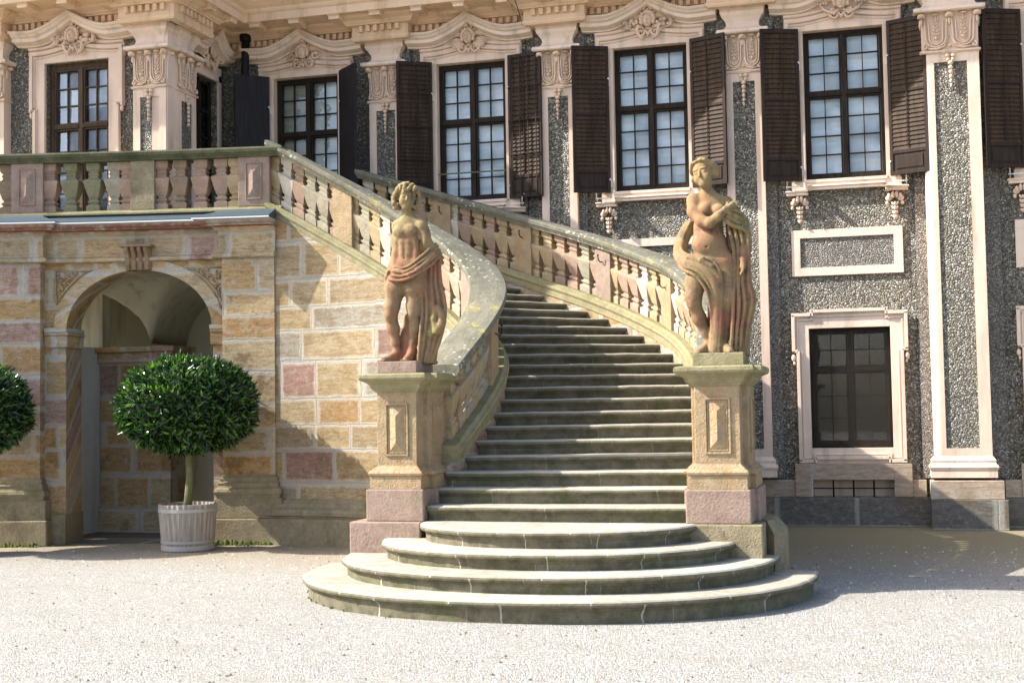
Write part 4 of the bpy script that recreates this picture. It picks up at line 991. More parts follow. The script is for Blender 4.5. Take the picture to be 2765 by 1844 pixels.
# four rounded bottom steps
def tread_joint():
    m = M['tread'].copy(); m.name = 'jointed_step_sandstone'; t = m.node_tree
    s = NT.__new__(NT); s.m = m; s.t = t; s.b = t.nodes['Principled BSDF']
    s.geo = t.nodes.new('ShaderNodeNewGeometry'); s.obj = s.geo.outputs['Position']; s.tc = t.nodes.new('ShaderNodeTexCoord'); s.uv = s.tc.outputs['UV']
    p = s.sep(s.obj); a = s.math('ARCTAN2', s.math('ADD', p[0], 2.95), s.math('SUBTRACT', 12.5, p[1]))
    lev = s.math('FLOOR', s.math('MULTIPLY', p[2], 6.6)); w_ = s.math('MULTIPLY', s.math('SUBTRACT', s.noise(9, 3, .6), .5), .03)
    fr = s.math('FRACT', s.math('ADD', s.math('MULTIPLY', s.math('ADD', a, w_), 2.1), s.math('MULTIPLY', lev, .37)))
    e = s.math('MINIMUM', fr, s.math('SUBTRACT', 1.0, fr)); k = s.math('MULTIPLY', s.math('SUBTRACT', 1.0, s.step(e, .002, .009)), .6)
    old = s.b.inputs['Base Color'].links[0].from_socket; c_ = s.mix(k, old, (.58, .55, .48)); t.links.new(c_, s.b.inputs['Base Color'])
    return m
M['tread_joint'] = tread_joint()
SP = [(-.03, 0), (-.008, -.004), (.008, -.016), (.014, -.032), (.008, -.048), (-.006, -.057), (-.020, -.059), (-.020, -.066), (-.026, -.068), (-.030, -.078), (-.040, -.084), (-.042, -.094)]
ZS = [(3, .184, 0), (2, .332, .184), (1, .478, .332), (0, .63, .478)]
for j, zt_, zb in ZS:
    rx, ry = 1.325+.352*j, 1.07+.345*j; cx, cy = -2.95-.01*j, 12.22
    def ring(o, z, rx=rx, ry=ry, cx=cx, cy=cy):
        back = 12.75-.12*j
        pts = [(cx-rx-o, back, z)]
        for a in np.linspace(PI, 2*PI, 49):
            r_ = .004*math.sin(a*23+j)+.003*math.sin(a*51+2*j)
            ca, sa = math.cos(a), math.sin(a)
            e = .93
            pts.append((cx+(rx+o+r_)*math.copysign(abs(ca)**e, ca), cy+(ry+o+r_)*math.copysign(abs(sa)**e, sa), z))
        pts.append((cx+rx+o, back, z)); return pts
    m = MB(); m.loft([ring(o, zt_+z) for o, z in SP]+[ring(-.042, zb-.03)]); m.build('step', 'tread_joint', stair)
for k in range(5, 32):
    m = MB(); z = zz(k); z0 = zz(k-1) if k > 5 else .63
    R = []
    for f, sgn in ((SI, -1), (SO, 1)):
        n_, d_ = nrm(f, k); p0 = f(k)+n_*.10*sgn; n2, _ = nrm(f, k+1); p1 = f(min(31.4, k+1))+n2*.10*sgn; R.append((p0, p1, d_))
    rings = []
    for q in np.linspace(0, 1, 15):
        p0 = R[0][0]*(1-q)+R[1][0]*q; p1 = R[0][1]*(1-q)+R[1][1]*q; L = R[1][0]-R[0][0]; L /= np.linalg.norm(L); fd = np.array([L[1], -L[0]])
        bow = .05*math.sin(PI*q) if k < 9 else 0.0
        j1 = .005*math.sin(q*17+k*2.1)+.003*math.sin(q*41+k)
        ring_ = [tuple(p1-fd*.06)+(z,)]
        for o, dz in SP: ring_.append(tuple(p0+fd*(o+.042+bow+j1))+(z+dz+j1*.5,))
        ring_ += [tuple(p0+fd*(0.0+bow))+(z0-.06,), tuple(p1-fd*.06)+(z0-.06,)]
        rings.append(ring_)
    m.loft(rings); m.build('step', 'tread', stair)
ts_i = list(np.linspace(7.0, 31.2, 70)); ts_o = list(np.linspace(7.0, 31.2, 70))
# inner wall: concave ashlar face towards the court
iw = MB(); sl = [0.0]
for a, b_ in zip(ts_i[:-1], ts_i[1:]):
    pa, pb = off(SI, a, -.40, 0), off(SI, b_, -.40, 0); sl.append(sl[-1]+math.hypot(pb[0]-pa[0], pb[1]-pa[1]))
iw.loft([[off(SI, t, -.40, 0), off(SI, t, 0, 0), off(SI, t, 0, zz(t)+.06), off(SI, t, -.40, zz(t)+.06)] for t in ts_i], suv=[-x for x in sl])
iw.build('curved_wall', 'ashlar_curved', stair)
iw = MB(); iw.loft([[off(SO, t, 0, 0), off(SO, t, .36, 0), off(SO, t, .36, zz(t)+.06), off(SO, t, 0, zz(t)+.06)] for t in ts_o]); iw.build('outer_wall', 'ashlar_curved', stair)
bm_ = MB(); pth = [off(SI, t, -.40, 0) for t in ts_i][::-1]     # travelling towards the pedestal: outward is right
bm_.sweep([(-.1, .335), (.10, .335), (.105, .36), (.13, .375), (.135, .42), (.12, .45), (.09, .465), (.07, .48), (.065, .52), (.05, .53), (.03, .56), (0, .585), (-.1, .585)], [(x, y, 0) for x, y, z in pth]); 
bmo = bm_.build('base_moulding', 'greenstone', stair)
gb = MB(); gb.sweep([(-.1, 0), (.15, 0), (.155, .31), (.14, .335), (-.1, .335)], [(x, y, 0) for x, y, z in pth]); gb.build('ground_course', 'greenstone', stair)
def railing(f, ts, side, posts, key, slope, name_mats, ends):
    # side -1: rail stands on the left of travel, +1 on the right
    c0 = side*.18
    st = MB()
    strp = [(-.20, .0), (.20, .0), (.20, .085), (.215, .095), (.225, .12), (.215, .145), (.195, .155), (.185, .17), (.17, .19), (-.17, .19), (-.185, .17), (-.195, .155), (-.215, .145), (-.225, .12), (-.215, .095), (-.20, .085)]
    P = [off(f, t, c0, zz(t)+.04) for t in ts]
    st.sweep(strp, P); root = st.build('balustrade', 'capstone', stair)
    cp = MB(); cp.sweep([(a*1.02, z+.015*abs(0)) for a, z in CPR], [off(f, t, c0, zz(t)+.905) for t in ts]); cp.build('coping', 'coping', root)
    r_ = random.Random(len(key)+3)
    def place_b(t, mat, sc=1):
        n_, d_ = nrm(f, t); baluster(key, .69, slope, off(f, t, c0, zz(t)+.228), math.atan2(d_[1], d_[0]), mat, root, sc)
    for i, t in enumerate(posts):
        n_, d_ = nrm(f, t); w_ = .145; H = .69; pm = MB(); yy = .125
        vs = []
        for x in (-w_, w_):
            for y in (-yy, yy):
                for z in (0, H): vs.append((x, y, z+slope*x))
        pm.add(vs, [(0, 1, 3, 2), (4, 6, 7, 5), (0, 4, 5, 1), (2, 3, 7, 6), (1, 5, 7, 3), (0, 2, 6, 4)])
        o = pm.build('balustrade_post', ['ochre', 'pinkstone', 'ochre', 'ochre', 'pinkstone', 'ochre', 'ochre'][(i+(1 if side > 0 else 0)) % 7], root, bevel=.006)
        o.location = off(f, t, c0, zz(t)+.228); o.rotation_euler = (0, 0, math.atan2(d_[1], d_[0]))
        hk = MB(); sg = side*-1.0
        hk.tube([(0, sg*(-.0-.125), .50), (0, sg*-.17, .50), (0, sg*-.20, .53), (0, sg*-.205, .57)], .008, 6) if side > 0 else hk.tube([(0, -.125, .50), (0, -.18, .47), (0, -.20, .50), (0, -.20, .56)], .008, 6)
        hk.v = [(a, (abs(b2) if side > 0 else -abs(b2)), c_) for a, b2, c_ in hk.v]
        hk.sphere((0, (.205 if side > 0 else -.20), .585), .014, 8, 6)
        h_ = hk.build('rope_hook', 'iron', root); h_.location = o.location; h_.rotation_euler = o.rotation_euler
    allp = [ends[0]]+list(posts)+[ends[1]]
    for a, b_ in zip(allp[:-1], allp[1:]):
        n = (4 if side > 0 or b_-a > 4.65 else 3) if b_-a > 3 else 2
        la, lb = a+name_mats[1], b_-name_mats[1]
        seq = [la]+[la+(lb-la)*(i+1)/(n+1) for i in range(n)]+[lb]
        for i, t in enumerate(seq):
            mt = name_mats[0][r_.randrange(len(name_mats[0]))]
            place_b(t, mt, (.84 if i in (0, len(seq)-1) else .90) if side < 0 else (.94 if i in (0, len(seq)-1) else 1.0))
    return root
railing(SI, list(np.linspace(7.2, 30.6, 80)), -1, [12.0, 16.6, 21.2, 25.9], 'ti', .53, (['grey', 'pink', 'ochre', 'white', 'ochre', 'grey'], .60), (7.3, 30.9))
railing(SO, list(np.linspace(7.3, 31.0, 80)), 1, [9.6, 13.1, 16.7, 20.3, 23.9, 27.4], 'tor', .36, (['pink', 'grey', 'ochre', 'white', 'pink', 'ochre'], .42), (6.8, 31.0))

# pedestals
def pedestal(cu, vf, side):
    def foot(a, b_, e=0): return [(cu-a, vf-e, 0), (cu+a, vf-e, 0), (cu+a, vf+.20-e*.0, 0), (cu+b_, vf+.20, 0), (cu+b_, vf+.78+e, 0), (cu-b_, vf+.78+e, 0), (cu-b_, vf+.20, 0), (cu-a, vf+.20, 0)]
    def solid(mb, a, b_, z0, z1, e=0): 
        fp = foot(a, b_, e); mb.loft([[(x, y, z0) for x, y, _ in fp], [(x, y, z1) for x, y, _ in fp]])
    sh = MB(); solid(sh, .205, .262, 1.12, 1.92)
    root = sh.build('pedestal', 'ochre', stair, bevel=.006)
    m = MB(); solid(m, .295, .345, .627, .935, .085); m.build('base_block', 'pinkstone', root, bevel=.012)
    m = MB(); solid(m, .265, .318, .935, 1.06, .055); m.sweep([(-.03, 1.06), (.056, 1.06), (.07, 1.07), (.075, 1.09), (.06, 1.11), (.045, 1.115), (.03, 1.135), (.01, 1.15), (0, 1.165), (-.03, 1.165)], foot(.205, .262), loop=True); m.build('base_moulding', 'ochre', root, bevel=.003)
    m = MB(); m.sweep([(-.03, 1.875), (.015, 1.875), (.02, 1.89), (.035, 1.90), (.045, 1.915), (.05, 1.92), (.055, 1.945), (.085, 1.97), (.115, 1.985), (.13, 1.99), (.14, 2.01), (.14, 2.04), (.125, 2.055), (-.03, 2.058)], foot(.205, .262), loop=True); solid(m, .20, .257, 1.93, 2.057); m.build('cap', 'capstone', root, bevel=.003)
    pn = MB()
    def panel(cx, y, w_, flat=False):
        z0, z1 = 1.255, 1.765
        if not flat:
            for (a, b_, c_, d_) in ((cx-w_, cx+w_, z0, z0+.018), (cx-w_, cx+w_, z1-.018, z1), (cx-w_, cx-w_+.018, z0+.018, z1-.018), (cx+w_-.018, cx+w_, z0+.018, z1-.018)): pn.box(a, b_, y-.014, y+.01, c_, d_)
            for (a, b_, c_, d_) in ((cx-w_+.028, cx+w_-.028, z0+.028, z0+.036), (cx-w_+.028, cx+w_-.028, z1-.036, z1-.028), (cx-w_+.028, cx-w_+.036, z0+.036, z1-.036), (cx+w_-.036, cx+w_-.028, z0+.036, z1-.036)): pn.box(a, b_, y-.007, y+.01, c_, d_)
            i_ = w_-.040
            pn.add([(cx-i_, y, z0+.04), (cx+i_, y, z0+.04), (cx+i_, y, z1-.04), (cx-i_, y, z1-.04), (cx, y-.036, z0+.125), (cx, y-.036, z1-.125)], [(0, 1, 4), (1, 2, 5, 4), (2, 3, 5), (3, 0, 4, 5)])
    panel(cu, vf, .118); pn.build('carved_panel', 'ochre', root); pn = MB()
    # side panel facing the steps or the court
    x = cu+.262
    for (a, b_, c_, d_) in ((vf+.30, vf+.68, 1.255, 1.275), (vf+.30, vf+.68, 1.745, 1.765), (vf+.30, vf+.32, 1.275, 1.745), (vf+.66, vf+.68, 1.275, 1.745)): pn.box(x-.01, x+.014, a, b_, c_, d_)
    pn.build('carved_panel', 'ochre', root)
    return root
pedestal(-4.55, 12.13, -1); pedestal(-1.44, 12.10, 1)
gbk = MB(); gbk.box(-5.0, -4.27, 11.99, 12.9, .1, .628); gbk.box(-4.95, -4.2, 12.7, 13.0, 0, .9); gbk.build('pedestal_footing', 'pinkstone', stair, bevel=.015)
gbk = MB(); gbk.box(-1.82, -1.045, 11.98, 12.95, .1, .628)
gbk.build('pedestal_footing', 'greenstone', stair, bevel=.015)
oc = MB(); fp = [(-1.3, 12.7), (-.97, 12.25), (-.86, 12.5), (-.90, 13.0), (-1.2, 13.3)]; oc.loft([[(x, y, 0) for x, y in fp], [(x, y, .52) for x, y in fp], [(x*.5-.55, y*.9+1.27, .64) for x, y in fp]]); oc.build('pedestal_footing', 'greenstone', stair, bevel=.01)

# ------------------------------------------------------------------ potted bay trees
def leaf_crown(c, rx, rz, n, seed):
    r = random.Random(seed); m = MB(); L0 = .074
    for i in range(n):
        while True:
            p = Vector((r.gauss(0, 1), r.gauss(0, 1), r.gauss(0, 1)))
            if p.length > .01: break
        p.normalize(); d = r.choice((1, 1, 1.02, .96, .91)); d *= 1+.025*math.sin(p.x*9+p.z*7+seed)+.02*math.sin(p.y*13+p.z*5)+r.uniform(-.02, .045)
        zz_ = p.z*rz if p.z > 0 else math.copysign(abs(p.z)**.8, p.z)*rz*.96
        pos = Vector((p.x*rx*d, p.y*rx*d, zz_*d))+Vector(c)
        nrm_ = Vector((p.x/rx, p.y/rx, p.z/rz)).normalized()
        axis = (nrm_*r.uniform(.15, .9)+Vector((r.uniform(-1, 1), r.uniform(-1, 1), r.uniform(-.7, 1.0)))*.75).normalized()
        L = L0*r.uniform(.75, 1.35)*(1.15 if p.z < -.3 else 1); w_ = L*.22
        sd_ = axis.cross(nrm_+Vector((r.uniform(-.6, .6), r.uniform(-.6, .6), r.uniform(-.6, .6)))); 
        if sd_.length < .05: continue
        sd_.normalize(); up = sd_.cross(axis).normalized()
        a = pos-axis*L*.2; b = pos+axis*L; mid = pos+axis*L*.35+up*(-L*.06)
        e1 = pos+axis*L*.32+sd_*w_+up*(L*.05); e2 = pos+axis*L*.32-sd_*w_+up*(L*.05)
        m.add([a, e1, b, e2, mid], [(0, 1, 4), (1, 2, 4), (2, 3, 4), (3, 0, 4)])
    for i in range(70):      # stray shoots the shears missed
        p = Vector((r.gauss(0, 1), r.gauss(0, 1), r.gauss(.2, 1))).normalized(); base = Vector((p.x*rx, p.y*rx, p.z*rz))+Vector(c); d0 = (p+Vector((r.uniform(-.4, .4), r.uniform(-.4, .4), r.uniform(0, .8)))).normalized()
        for k in range(5):
            q = base+d0*(.02+.016*k); a2 = (d0+Vector((r.uniform(-1, 1), r.uniform(-1, 1), r.uniform(-.6, 1)))*.7).normalized(); L = L0*r.uniform(.7, 1.1); sd_ = a2.cross(Vector((r.uniform(-1, 1), r.uniform(-1, 1), r.uniform(-1, 1))))
            if sd_.length < .1: continue
            sd_.normalize(); m.add([q, q+a2*L*.45+sd_*L*.2, q+a2*L, q+a2*L*.45-sd_*L*.2], [(0, 1, 2, 3)])
    return m
def tree():
    root = empty('potted_bay_tree', (0, 0, 0), None, 'potted tree', 'clipped bay trees in wooden tubs')
    t = MB(); seg = 64; rings = []
    for z, r_ in ((0, .312), (.02, .318), (.58, .362), (.58, .335), (.50, .33)):
        ring_ = []
        for k in range(seg):
            a = 2*PI*k/seg; g_ = .012 if k % 2 else 0
            ring_.append(((r_-g_)*math.cos(a), (r_-g_)*math.sin(a), z))
        rings.append(ring_)
    t.loft(rings); tub = t.build('tub', 'tub', root, bevel=.002)
    for z0, z1, ra in ((.485, .525, .359), (.105, .135, .3295), (.02, .075, .325)):
        h = MB(); h.loft([[(rr*math.cos(2*PI*k/48), rr*math.sin(2*PI*k/48), z) for k in range(48)] for rr, z in ((ra-.012, z0), (ra, z0), (ra+.004, z1), (ra-.01, z1))], smooth=False); 
        for k in (-1.9, -1.86, -1.82): h.sphere((ra*math.cos(k), ra*math.sin(k), (z0+z1)/2), .007, 6, 5)
        h.build('hoop', 'tubhoop', tub)
    s_ = MB(); s_.lathe([(.001, .53), (.2, .535), (.333, .52)], (0, 0, 0), 24); s_.build('soil', 'soil', tub)
    tr = MB(); tr.tube([(.0, 0, .5), (.012, 0, .7), (.03, 0, .9), (.02, 0, 1.1), (.0, 0, 1.35), (0, 0, 1.6)], [.058, .050, .046, .046, .05, .05], 12)
    for k in range(7): a = k*.9; tr.tube([(0, 0, 1.2+.03*k), (.3*math.cos(a), .3*math.sin(a), 1.5+.04*k), (.6*math.cos(a), .6*math.sin(a), 1.75+.05*k)], [.03, .02, .008], 7)
    tr.build('trunk', 'bark', root)
    cm = leaf_crown((0, 0, 1.80), .805, .57, 11500, 3); cr = cm.build('crown', 'leaf', root)
    ic_ = MB(); ic_.sphere((0, 0, 1.80), (.72, .72, .49), 28, 18); ic_.build('dark_crown_core', 'leafcore', cr)  # solid dark ellipsoid added behind the leaves, stands in for inner shade
    return root
T1 = tree(); T1.location = (-8.37, 14.89, 0); T1['label'] = 'clipped round bay tree in a weathered wooden tub in front of the arch'
T2 = copy_tree(T1, (-11.03, 14.0, 0), rotz=1.3); T2['label'] = 'dark clipped bay tree cut off by the left edge of the photo'
# copies of nested children need the parts re-parented by copy_tree (done); tub of the copy keeps its hoops

# ------------------------------------------------------------------ weeds, moss, stones
r = random.Random(11); m = MB()
def tuft(x, y, n, h, sp):
    for i in range(n):
        a = r.random()*6.28; d = r.random()*sp; bx, by = x+d*math.cos(a), y+d*math.sin(a); hh = h*r.uniform(.5, 1.2); le = r.uniform(.2, .7)*hh; a2 = r.random()*6.28; w_ = .006
        m.add([(bx-w_, by, 0), (bx+w_, by, 0), (bx+le*math.cos(a2)*.6+w_, by+le*math.sin(a2)*.6, hh*.7), (bx+le*math.cos(a2), by+le*math.sin(a2), hh), (bx+le*math.cos(a2)*.6-w_, by+le*math.sin(a2)*.6, hh*.7)], [(0, 1, 2, 4), (4, 2, 3)])
for a in np.linspace(PI*1.05, PI*1.42, 15):
    if r.random() < .6: tuft(-2.98+2.36*math.cos(a), 12.2+2.10*math.sin(a), 8, .022, .04)
for i in range(10): tuft(-8.3+.7*r.random(), 15.45+.05*r.random(), 8, .02, .05)
for i in range(8): tuft(-11.3+.8*r.random(), 14.95+.1*r.random(), 12, .03, .07)
m.build('weeds', mat_plain('weed_green', (.07, .12, .025), .7, var=.4), label='small green weeds along the foot of the steps and piers')['kind'] = 'stuff'
mo = MB()
for i in range(260):
    x = -8.45+.85*r.random(); t_ = r.random(); mo.sphere((x, tv(x)-.22-.05*r.random(), .0), (.03+.03*r.random(), .02, .02+.07*(1-abs(x+8.2))*r.random()), 6, 4)
for i in range(200):
    x = -11.45+.8*r.random(); mo.sphere((x, tv(x)-.22-.05*r.random(), .0), (.03+.03*r.random(), .02, .02+.05*r.random()), 6, 4)
mo.build('moss', mat_stone('moss_cushion', (.10, .12, .03), moss=(.16, .18, .04), pit=1.0), label='moss cushions at the foot of the arcade piers')['kind'] = 'stuff'
st_ = MB(); 
ov = [(1, 0, 0), (-1, 0, 0), (0, 1, 0), (0, -1, 0), (0, 0, 1), (0, 0, -1)]; of = [(0, 2, 4), (2, 1, 4), (1, 3, 4), (3, 0, 4)]
for i in range(9000):
    y = 7.5+9*r.random()**1.3; x = -y*.28+(r.random()-.5)*y*.9; s_ = .004+.011*r.random()**4
    if ((x+2.95)/2.45)**2+((y-12.2)/2.2)**2 < 1: continue
    st_.add([(x+a*s_*1.3, y+b_*s_, c_*s_) for a, b_, c_ in ov], of)
sm_ = NT('loose_stones', .9, .1); sm_.fin(sm_.ramp(sm_.geo.outputs['Random Per Island'], [(0, (.10, .085, .07)), (.25, (.26, .235, .20)), (.7, (.42, .40, .36)), (1, (.6, .58, .54))]))
st_.build('gravel_stones', sm_.m, label='loose small stones on the gravel court')['kind'] = 'stuff'

# ------------------------------------------------------------------ statues: one continuous surface each, from a distance field
class SDF:
    def __init__(s, lo, hi, h):
        s.lo = np.array(lo); s.h = h; s.n = np.ceil((np.array(hi)-s.lo)/h).astype(int)+1
        s.g = np.full(tuple(s.n), 9.0, np.float32)
    def _reg(s, lo, hi, pad):
        a = np.maximum(0, np.floor((np.array(lo)-pad-s.lo)/s.h).astype(int)); b = np.minimum(s.n, np.ceil((np.array(hi)+pad-s.lo)/s.h).astype(int)+1)
        ax = [s.lo[i]+np.arange(a[i], b[i])*s.h for i in range(3)]
        return tuple(slice(a[i], b[i]) for i in range(3)), np.meshgrid(*ax, indexing='ij')
    def op(s, lo, hi, fn, k=.03, sub=False):
        sl, (X, Y, Z) = s._reg(lo, hi, k+.03)
        if min(X.shape) == 0: return
        d = fn(X, Y, Z).astype(np.float32); g = s.g[sl]
        if sub: 
            h = np.clip(.5-.5*(g+d)/k, 0, 1); s.g[sl] = g*(1-h)-d*h+k*h*(1-h)
        else:
            h = np.clip(.5+.5*(g-d)/k, 0, 1); s.g[sl] = g*(1-h)+d*h-k*h*(1-h)
    def cap(s, a, b, ra, rb, k=.03, sub=False, sq=None):
        a = np.array(a, float); b = np.array(b, float); r = max(ra, rb)
        def fn(X, Y, Z):
            ba = b-a; t = np.clip(((X-a[0])*ba[0]+(Y-a[1])*ba[1]+(Z-a[2])*ba[2])/max(1e-9, ba@ba), 0, 1)
            dx, dy, dz = X-a[0]-t*ba[0], Y-a[1]-t*ba[1], Z-a[2]-t*ba[2]
            if sq: dx, dy, dz = dx/sq[0], dy/sq[1], dz/sq[2]
            return np.sqrt(dx*dx+dy*dy+dz*dz)-(ra+(rb-ra)*t)
        s.op(np.minimum(a, b)-r*1.3, np.maximum(a, b)+r*1.3, fn, k, sub)
    def chain(s, pts, k=.03, sq=None, sub=False):
        for p, q in zip(pts[:-1], pts[1:]): s.cap(p[:3], q[:3], p[3], q[3], k, sub, sq)
    def ell(s, c, r, k=.03, sub=False, rot=0.0, tilt=0.0):
        c = np.array(c, float); r = np.array(r, float); cr, sr = math.cos(rot), math.sin(rot); ct, st = math.cos(tilt), math.sin(tilt)
        def fn(X, Y, Z):
            x, y, z = X-c[0], Y-c[1], Z-c[2]
            x, y = x*cr+y*sr, -x*sr+y*cr          # turn about the vertical
            x, z = x*ct-z*st, x*st+z*ct           # lean sideways
            k0 = np.sqrt((x/r[0])**2+(y/r[1])**2+(z/r[2])**2)+1e-9; k1 = np.sqrt((x/r[0]**2)**2+(y/r[1]**2)**2+(z/r[2]**2)**2)+1e-9
            return k0*(k0-1)/k1
        m = r.max(); s.op(c-m, c+m, fn, k, sub)
    def box(s, lo, hi, k=.01, r=.01):
        lo = np.array(lo); hi = np.array(hi); c = (lo+hi)/2; hs = (hi-lo)/2-r
        def fn(X, Y, Z):
            q = [np.abs(A-c[i])-hs[i] for i, A in enumerate((X, Y, Z))]
            o = np.sqrt(sum(np.maximum(a, 0)**2 for a in q)); return o+np.minimum(np.maximum(q[0], np.maximum(q[1], q[2])), 0)-r
        s.op(lo, hi, fn, k)
    def rough(s, amp):
        X, Y, Z = np.meshgrid(*[s.lo[i]+np.arange(s.n[i])*s.h for i in range(3)], indexing='ij')
        s.g += (amp*(np.sin(X*41+2*np.sin(Z*17))*np.sin(Y*37+1)*np.sin(Z*33+2*np.sin(X*13)))).astype(np.float32)
    def mesh(s):
        g = s.g; ins = g < 0; nx, ny, nz = g.shape
        c = ins[:-1, :-1, :-1].astype(np.int8)
        cnt = np.zeros((nx-1, ny-1, nz-1), np.int8)
        for dx in (0, 1):
            for dy in (0, 1):
                for dz in (0, 1): cnt += ins[dx:nx-1+dx, dy:ny-1+dy, dz:nz-1+dz]
        act = (cnt > 0) & (cnt < 8); I = np.argwhere(act); idx = -np.ones(act.shape, np.int64); idx[act] = np.arange(len(I))
        acc = np.zeros((len(I), 3)); num = np.zeros(len(I))
        cor = [(a, b, c_) for a in (0, 1) for b in (0, 1) for c_ in (0, 1)]
        for i, p in enumerate(cor):
            for q in cor[i+1:]:
                if sum(abs(p[j]-q[j]) for j in range(3)) != 1: continue
                A = g[I[:, 0]+p[0], I[:, 1]+p[1], I[:, 2]+p[2]]; B = g[I[:, 0]+q[0], I[:, 1]+q[1], I[:, 2]+q[2]]
                cr = (A < 0) != (B < 0); t = np.where(cr, A/(A-B+1e-12), 0)
                pos = np.array(p)[None]+t[:, None]*(np.array(q)-np.array(p))[None]
                acc[cr] += pos[cr]; num[cr] += 1
        V = s.lo+(I+acc/num[:, None])*s.h; F = []
        for ax in range(3):
            o1, o2 = [(1, 2), (2, 0), (0, 1)][ax]
            sl0 = [slice(1, -1)]*3; sl0[ax] = slice(0, -1)
            n1 = [slice(None)]*3; A = ins[tuple(slice(0, -1) if j == ax else slice(None) for j in range(3))]; B = ins[tuple(slice(1, None) if j == ax else slice(None) for j in range(3))]
            E_ = np.argwhere(A != B)
            E_ = E_[(E_[:, o1] > 0) & (E_[:, o2] > 0) & (E_[:, o1] < g.shape[o1]-1) & (E_[:, o2] < g.shape[o2]-1)]
            e1 = np.zeros(3, int); e1[o1] = 1; e2 = np.zeros(3, int); e2[o2] = 1
            q = [E_-e1-e2, E_-e2, E_, E_-e1]; q = np.stack([idx[a[:, 0], a[:, 1], a[:, 2]] for a in q], 1)
            fl_ = A[E_[:, 0], E_[:, 1], E_[:, 2]]; q[~fl_] = q[~fl_][:, ::-1]; F.append(q)
        return V, np.concatenate(F)
def sdf_obj(sd_, name, parent, loc, mat='statue'):
    V, F = sd_.mesh(); me = bpy.data.meshes.new(name); me.from_pydata(V.tolist(), [], F.tolist()); me.validate()
    me.polygons.foreach_set('use_smooth', [True]*len(me.polygons)); me.materials.append(M[mat])
    o = bpy.data.objects.new(name, me); COL.objects.link(o); o.parent = parent
    return o
def head(s_, c, rot, tilt, curls, seed, sc=1.06):
    # c = centre of skull; rot turns the face (0 looks to -y), tilt leans sideways
    class H_:
        def ell(q, c_, r_, k=.03, **kw): s_.ell(c_, tuple(x*sc for x in r_), k, **kw)
        def cap(q, a_, b_, ra, rb, k=.03, **kw): s_.cap(a_, b_, ra*sc, rb*sc, k, **kw)
    s = H_()
    cr, sr, ct, st = math.cos(rot), math.sin(rot), math.cos(tilt), math.sin(tilt)
    def P(x, y, z):
        x, y, z = x*sc, y*sc, z*sc
        x, z = x*ct+z*st, -x*st+z*ct
        return (c[0]+x*cr-y*sr, c[1]+x*sr+y*cr, c[2]+z)
    s.ell(P(0, .01, .03), (.078, .092, .092), .02, rot=rot, tilt=tilt); s.ell(P(0, -.022, -.035), (.060, .066, .082), .03, rot=rot, tilt=tilt)
    s.ell(P(0, -.060, -.090), (.030, .026, .026), .03, rot=rot)                       # chin
    s.cap(P(0, -.086, .010), P(0, -.101, -.032), .008, .011, .008)                   # nose
    for e in (-1, 1):
        s.ell(P(e*.032, -.098, .004), (.021, .022, .014), .008, sub=True, rot=rot)
        s.ell(P(e*.032, -.078, .002), (.014, .010, .009), .004, rot=rot)
        s.cap(P(e*.014, -.084, .028), P(e*.050, -.074, .026), .006, .005, .014)      # brow
        s.ell(P(e*.038, -.058, -.040), (.028, .026, .034), .03, rot=rot)              # cheek
        s.ell(P(e*.078, .005, -.01), (.012, .02, .028), .01, rot=rot)                # ear
    s.cap(P(-.014, -.080, -.064), P(.014, -.080, -.064), .0065, .0065, .006); s.cap(P(-.011, -.079, -.077), P(.011, -.079, -.077), .0075, .0075, .006)
    s.cap(P(-.016, -.090, -.071), P(.016, -.090, -.071), .0030, .0030, .005, sub=True)
    r = random.Random(seed)
    for i in range(curls):
        a = r.uniform(-.25, 1.0)*PI; b = r.uniform(-.2, 1.15)
        x, y, z = .094*math.cos(b)*math.cos(a), .012+.104*math.cos(b)*math.sin(a), .035+.104*math.sin(b)
        if y < -.04 and z < .075: continue
        s.cap(P(x, y, z), P(x+r.uniform(-.03, .03), y+r.uniform(-.02, .02), z-r.uniform(.0, .035)), .017, .012, .009)
    return P
def hand(s, w, d, palm_n, curl=.6, L=.17, thumb=1):
    w = Vector(w); d = Vector(d).normalized(); n = Vector(palm_n).normalized(); side = d.cross(n).normalized()
    s.cap(tuple(w), tuple(w+d*L*.42), .026, .030, .015)
    for i, (o, l) in enumerate(((-.026, .85), (-.009, 1.0), (.009, .95), (.026, .75))):
        a = w+d*L*.42+side*o; b = a+(d+n*curl*.4).normalized()*L*.26*l; c_ = b+(d*.6+n*curl).normalized()*L*.22*l
        s.cap(tuple(a), tuple(b), .0105, .0095, .006); s.cap(tuple(b), tuple(c_), .0095, .0075, .004)
    t0 = w+d*L*.15+side*thumb*.024; t1 = t0+(d*.7+side*thumb*.8+n*.3)*L*.2; s.cap(tuple(t0), tuple(t1), .013, .011, .010); s.cap(tuple(t1), tuple(t1+(d+n*.3)*L*.14), .011, .008, .006)
def foot(s, ank, toe, w_=.036):
    a = Vector(ank); t = Vector(toe); d = (t-a); d.z = 0; L = d.length; d.normalize(); side = Vector((-d.y, d.x, 0))
    heel = a-d*.035; s.ell((heel.x, heel.y, .035), (.036, .036, .036), .02)
    s.cap((a.x, a.y, a.z), (a.x+d.x*L*.5, a.y+d.y*L*.5, .040), .040, .036, .03); s.cap((heel.x, heel.y, .028), (t.x-d.x*.05, t.y-d.y*.05, .022), .028, .034, .025)
    for i in range(5):
        o = side*(-.034+.017*i); l = (.055, .05, .045, .038, .03)[i]
        b = t-d*.055+o; s.cap((b.x, b.y, .020), (b.x+d.x*l, b.y+d.y*l, .014), .012-.001*i, .011-.001*i, .006)
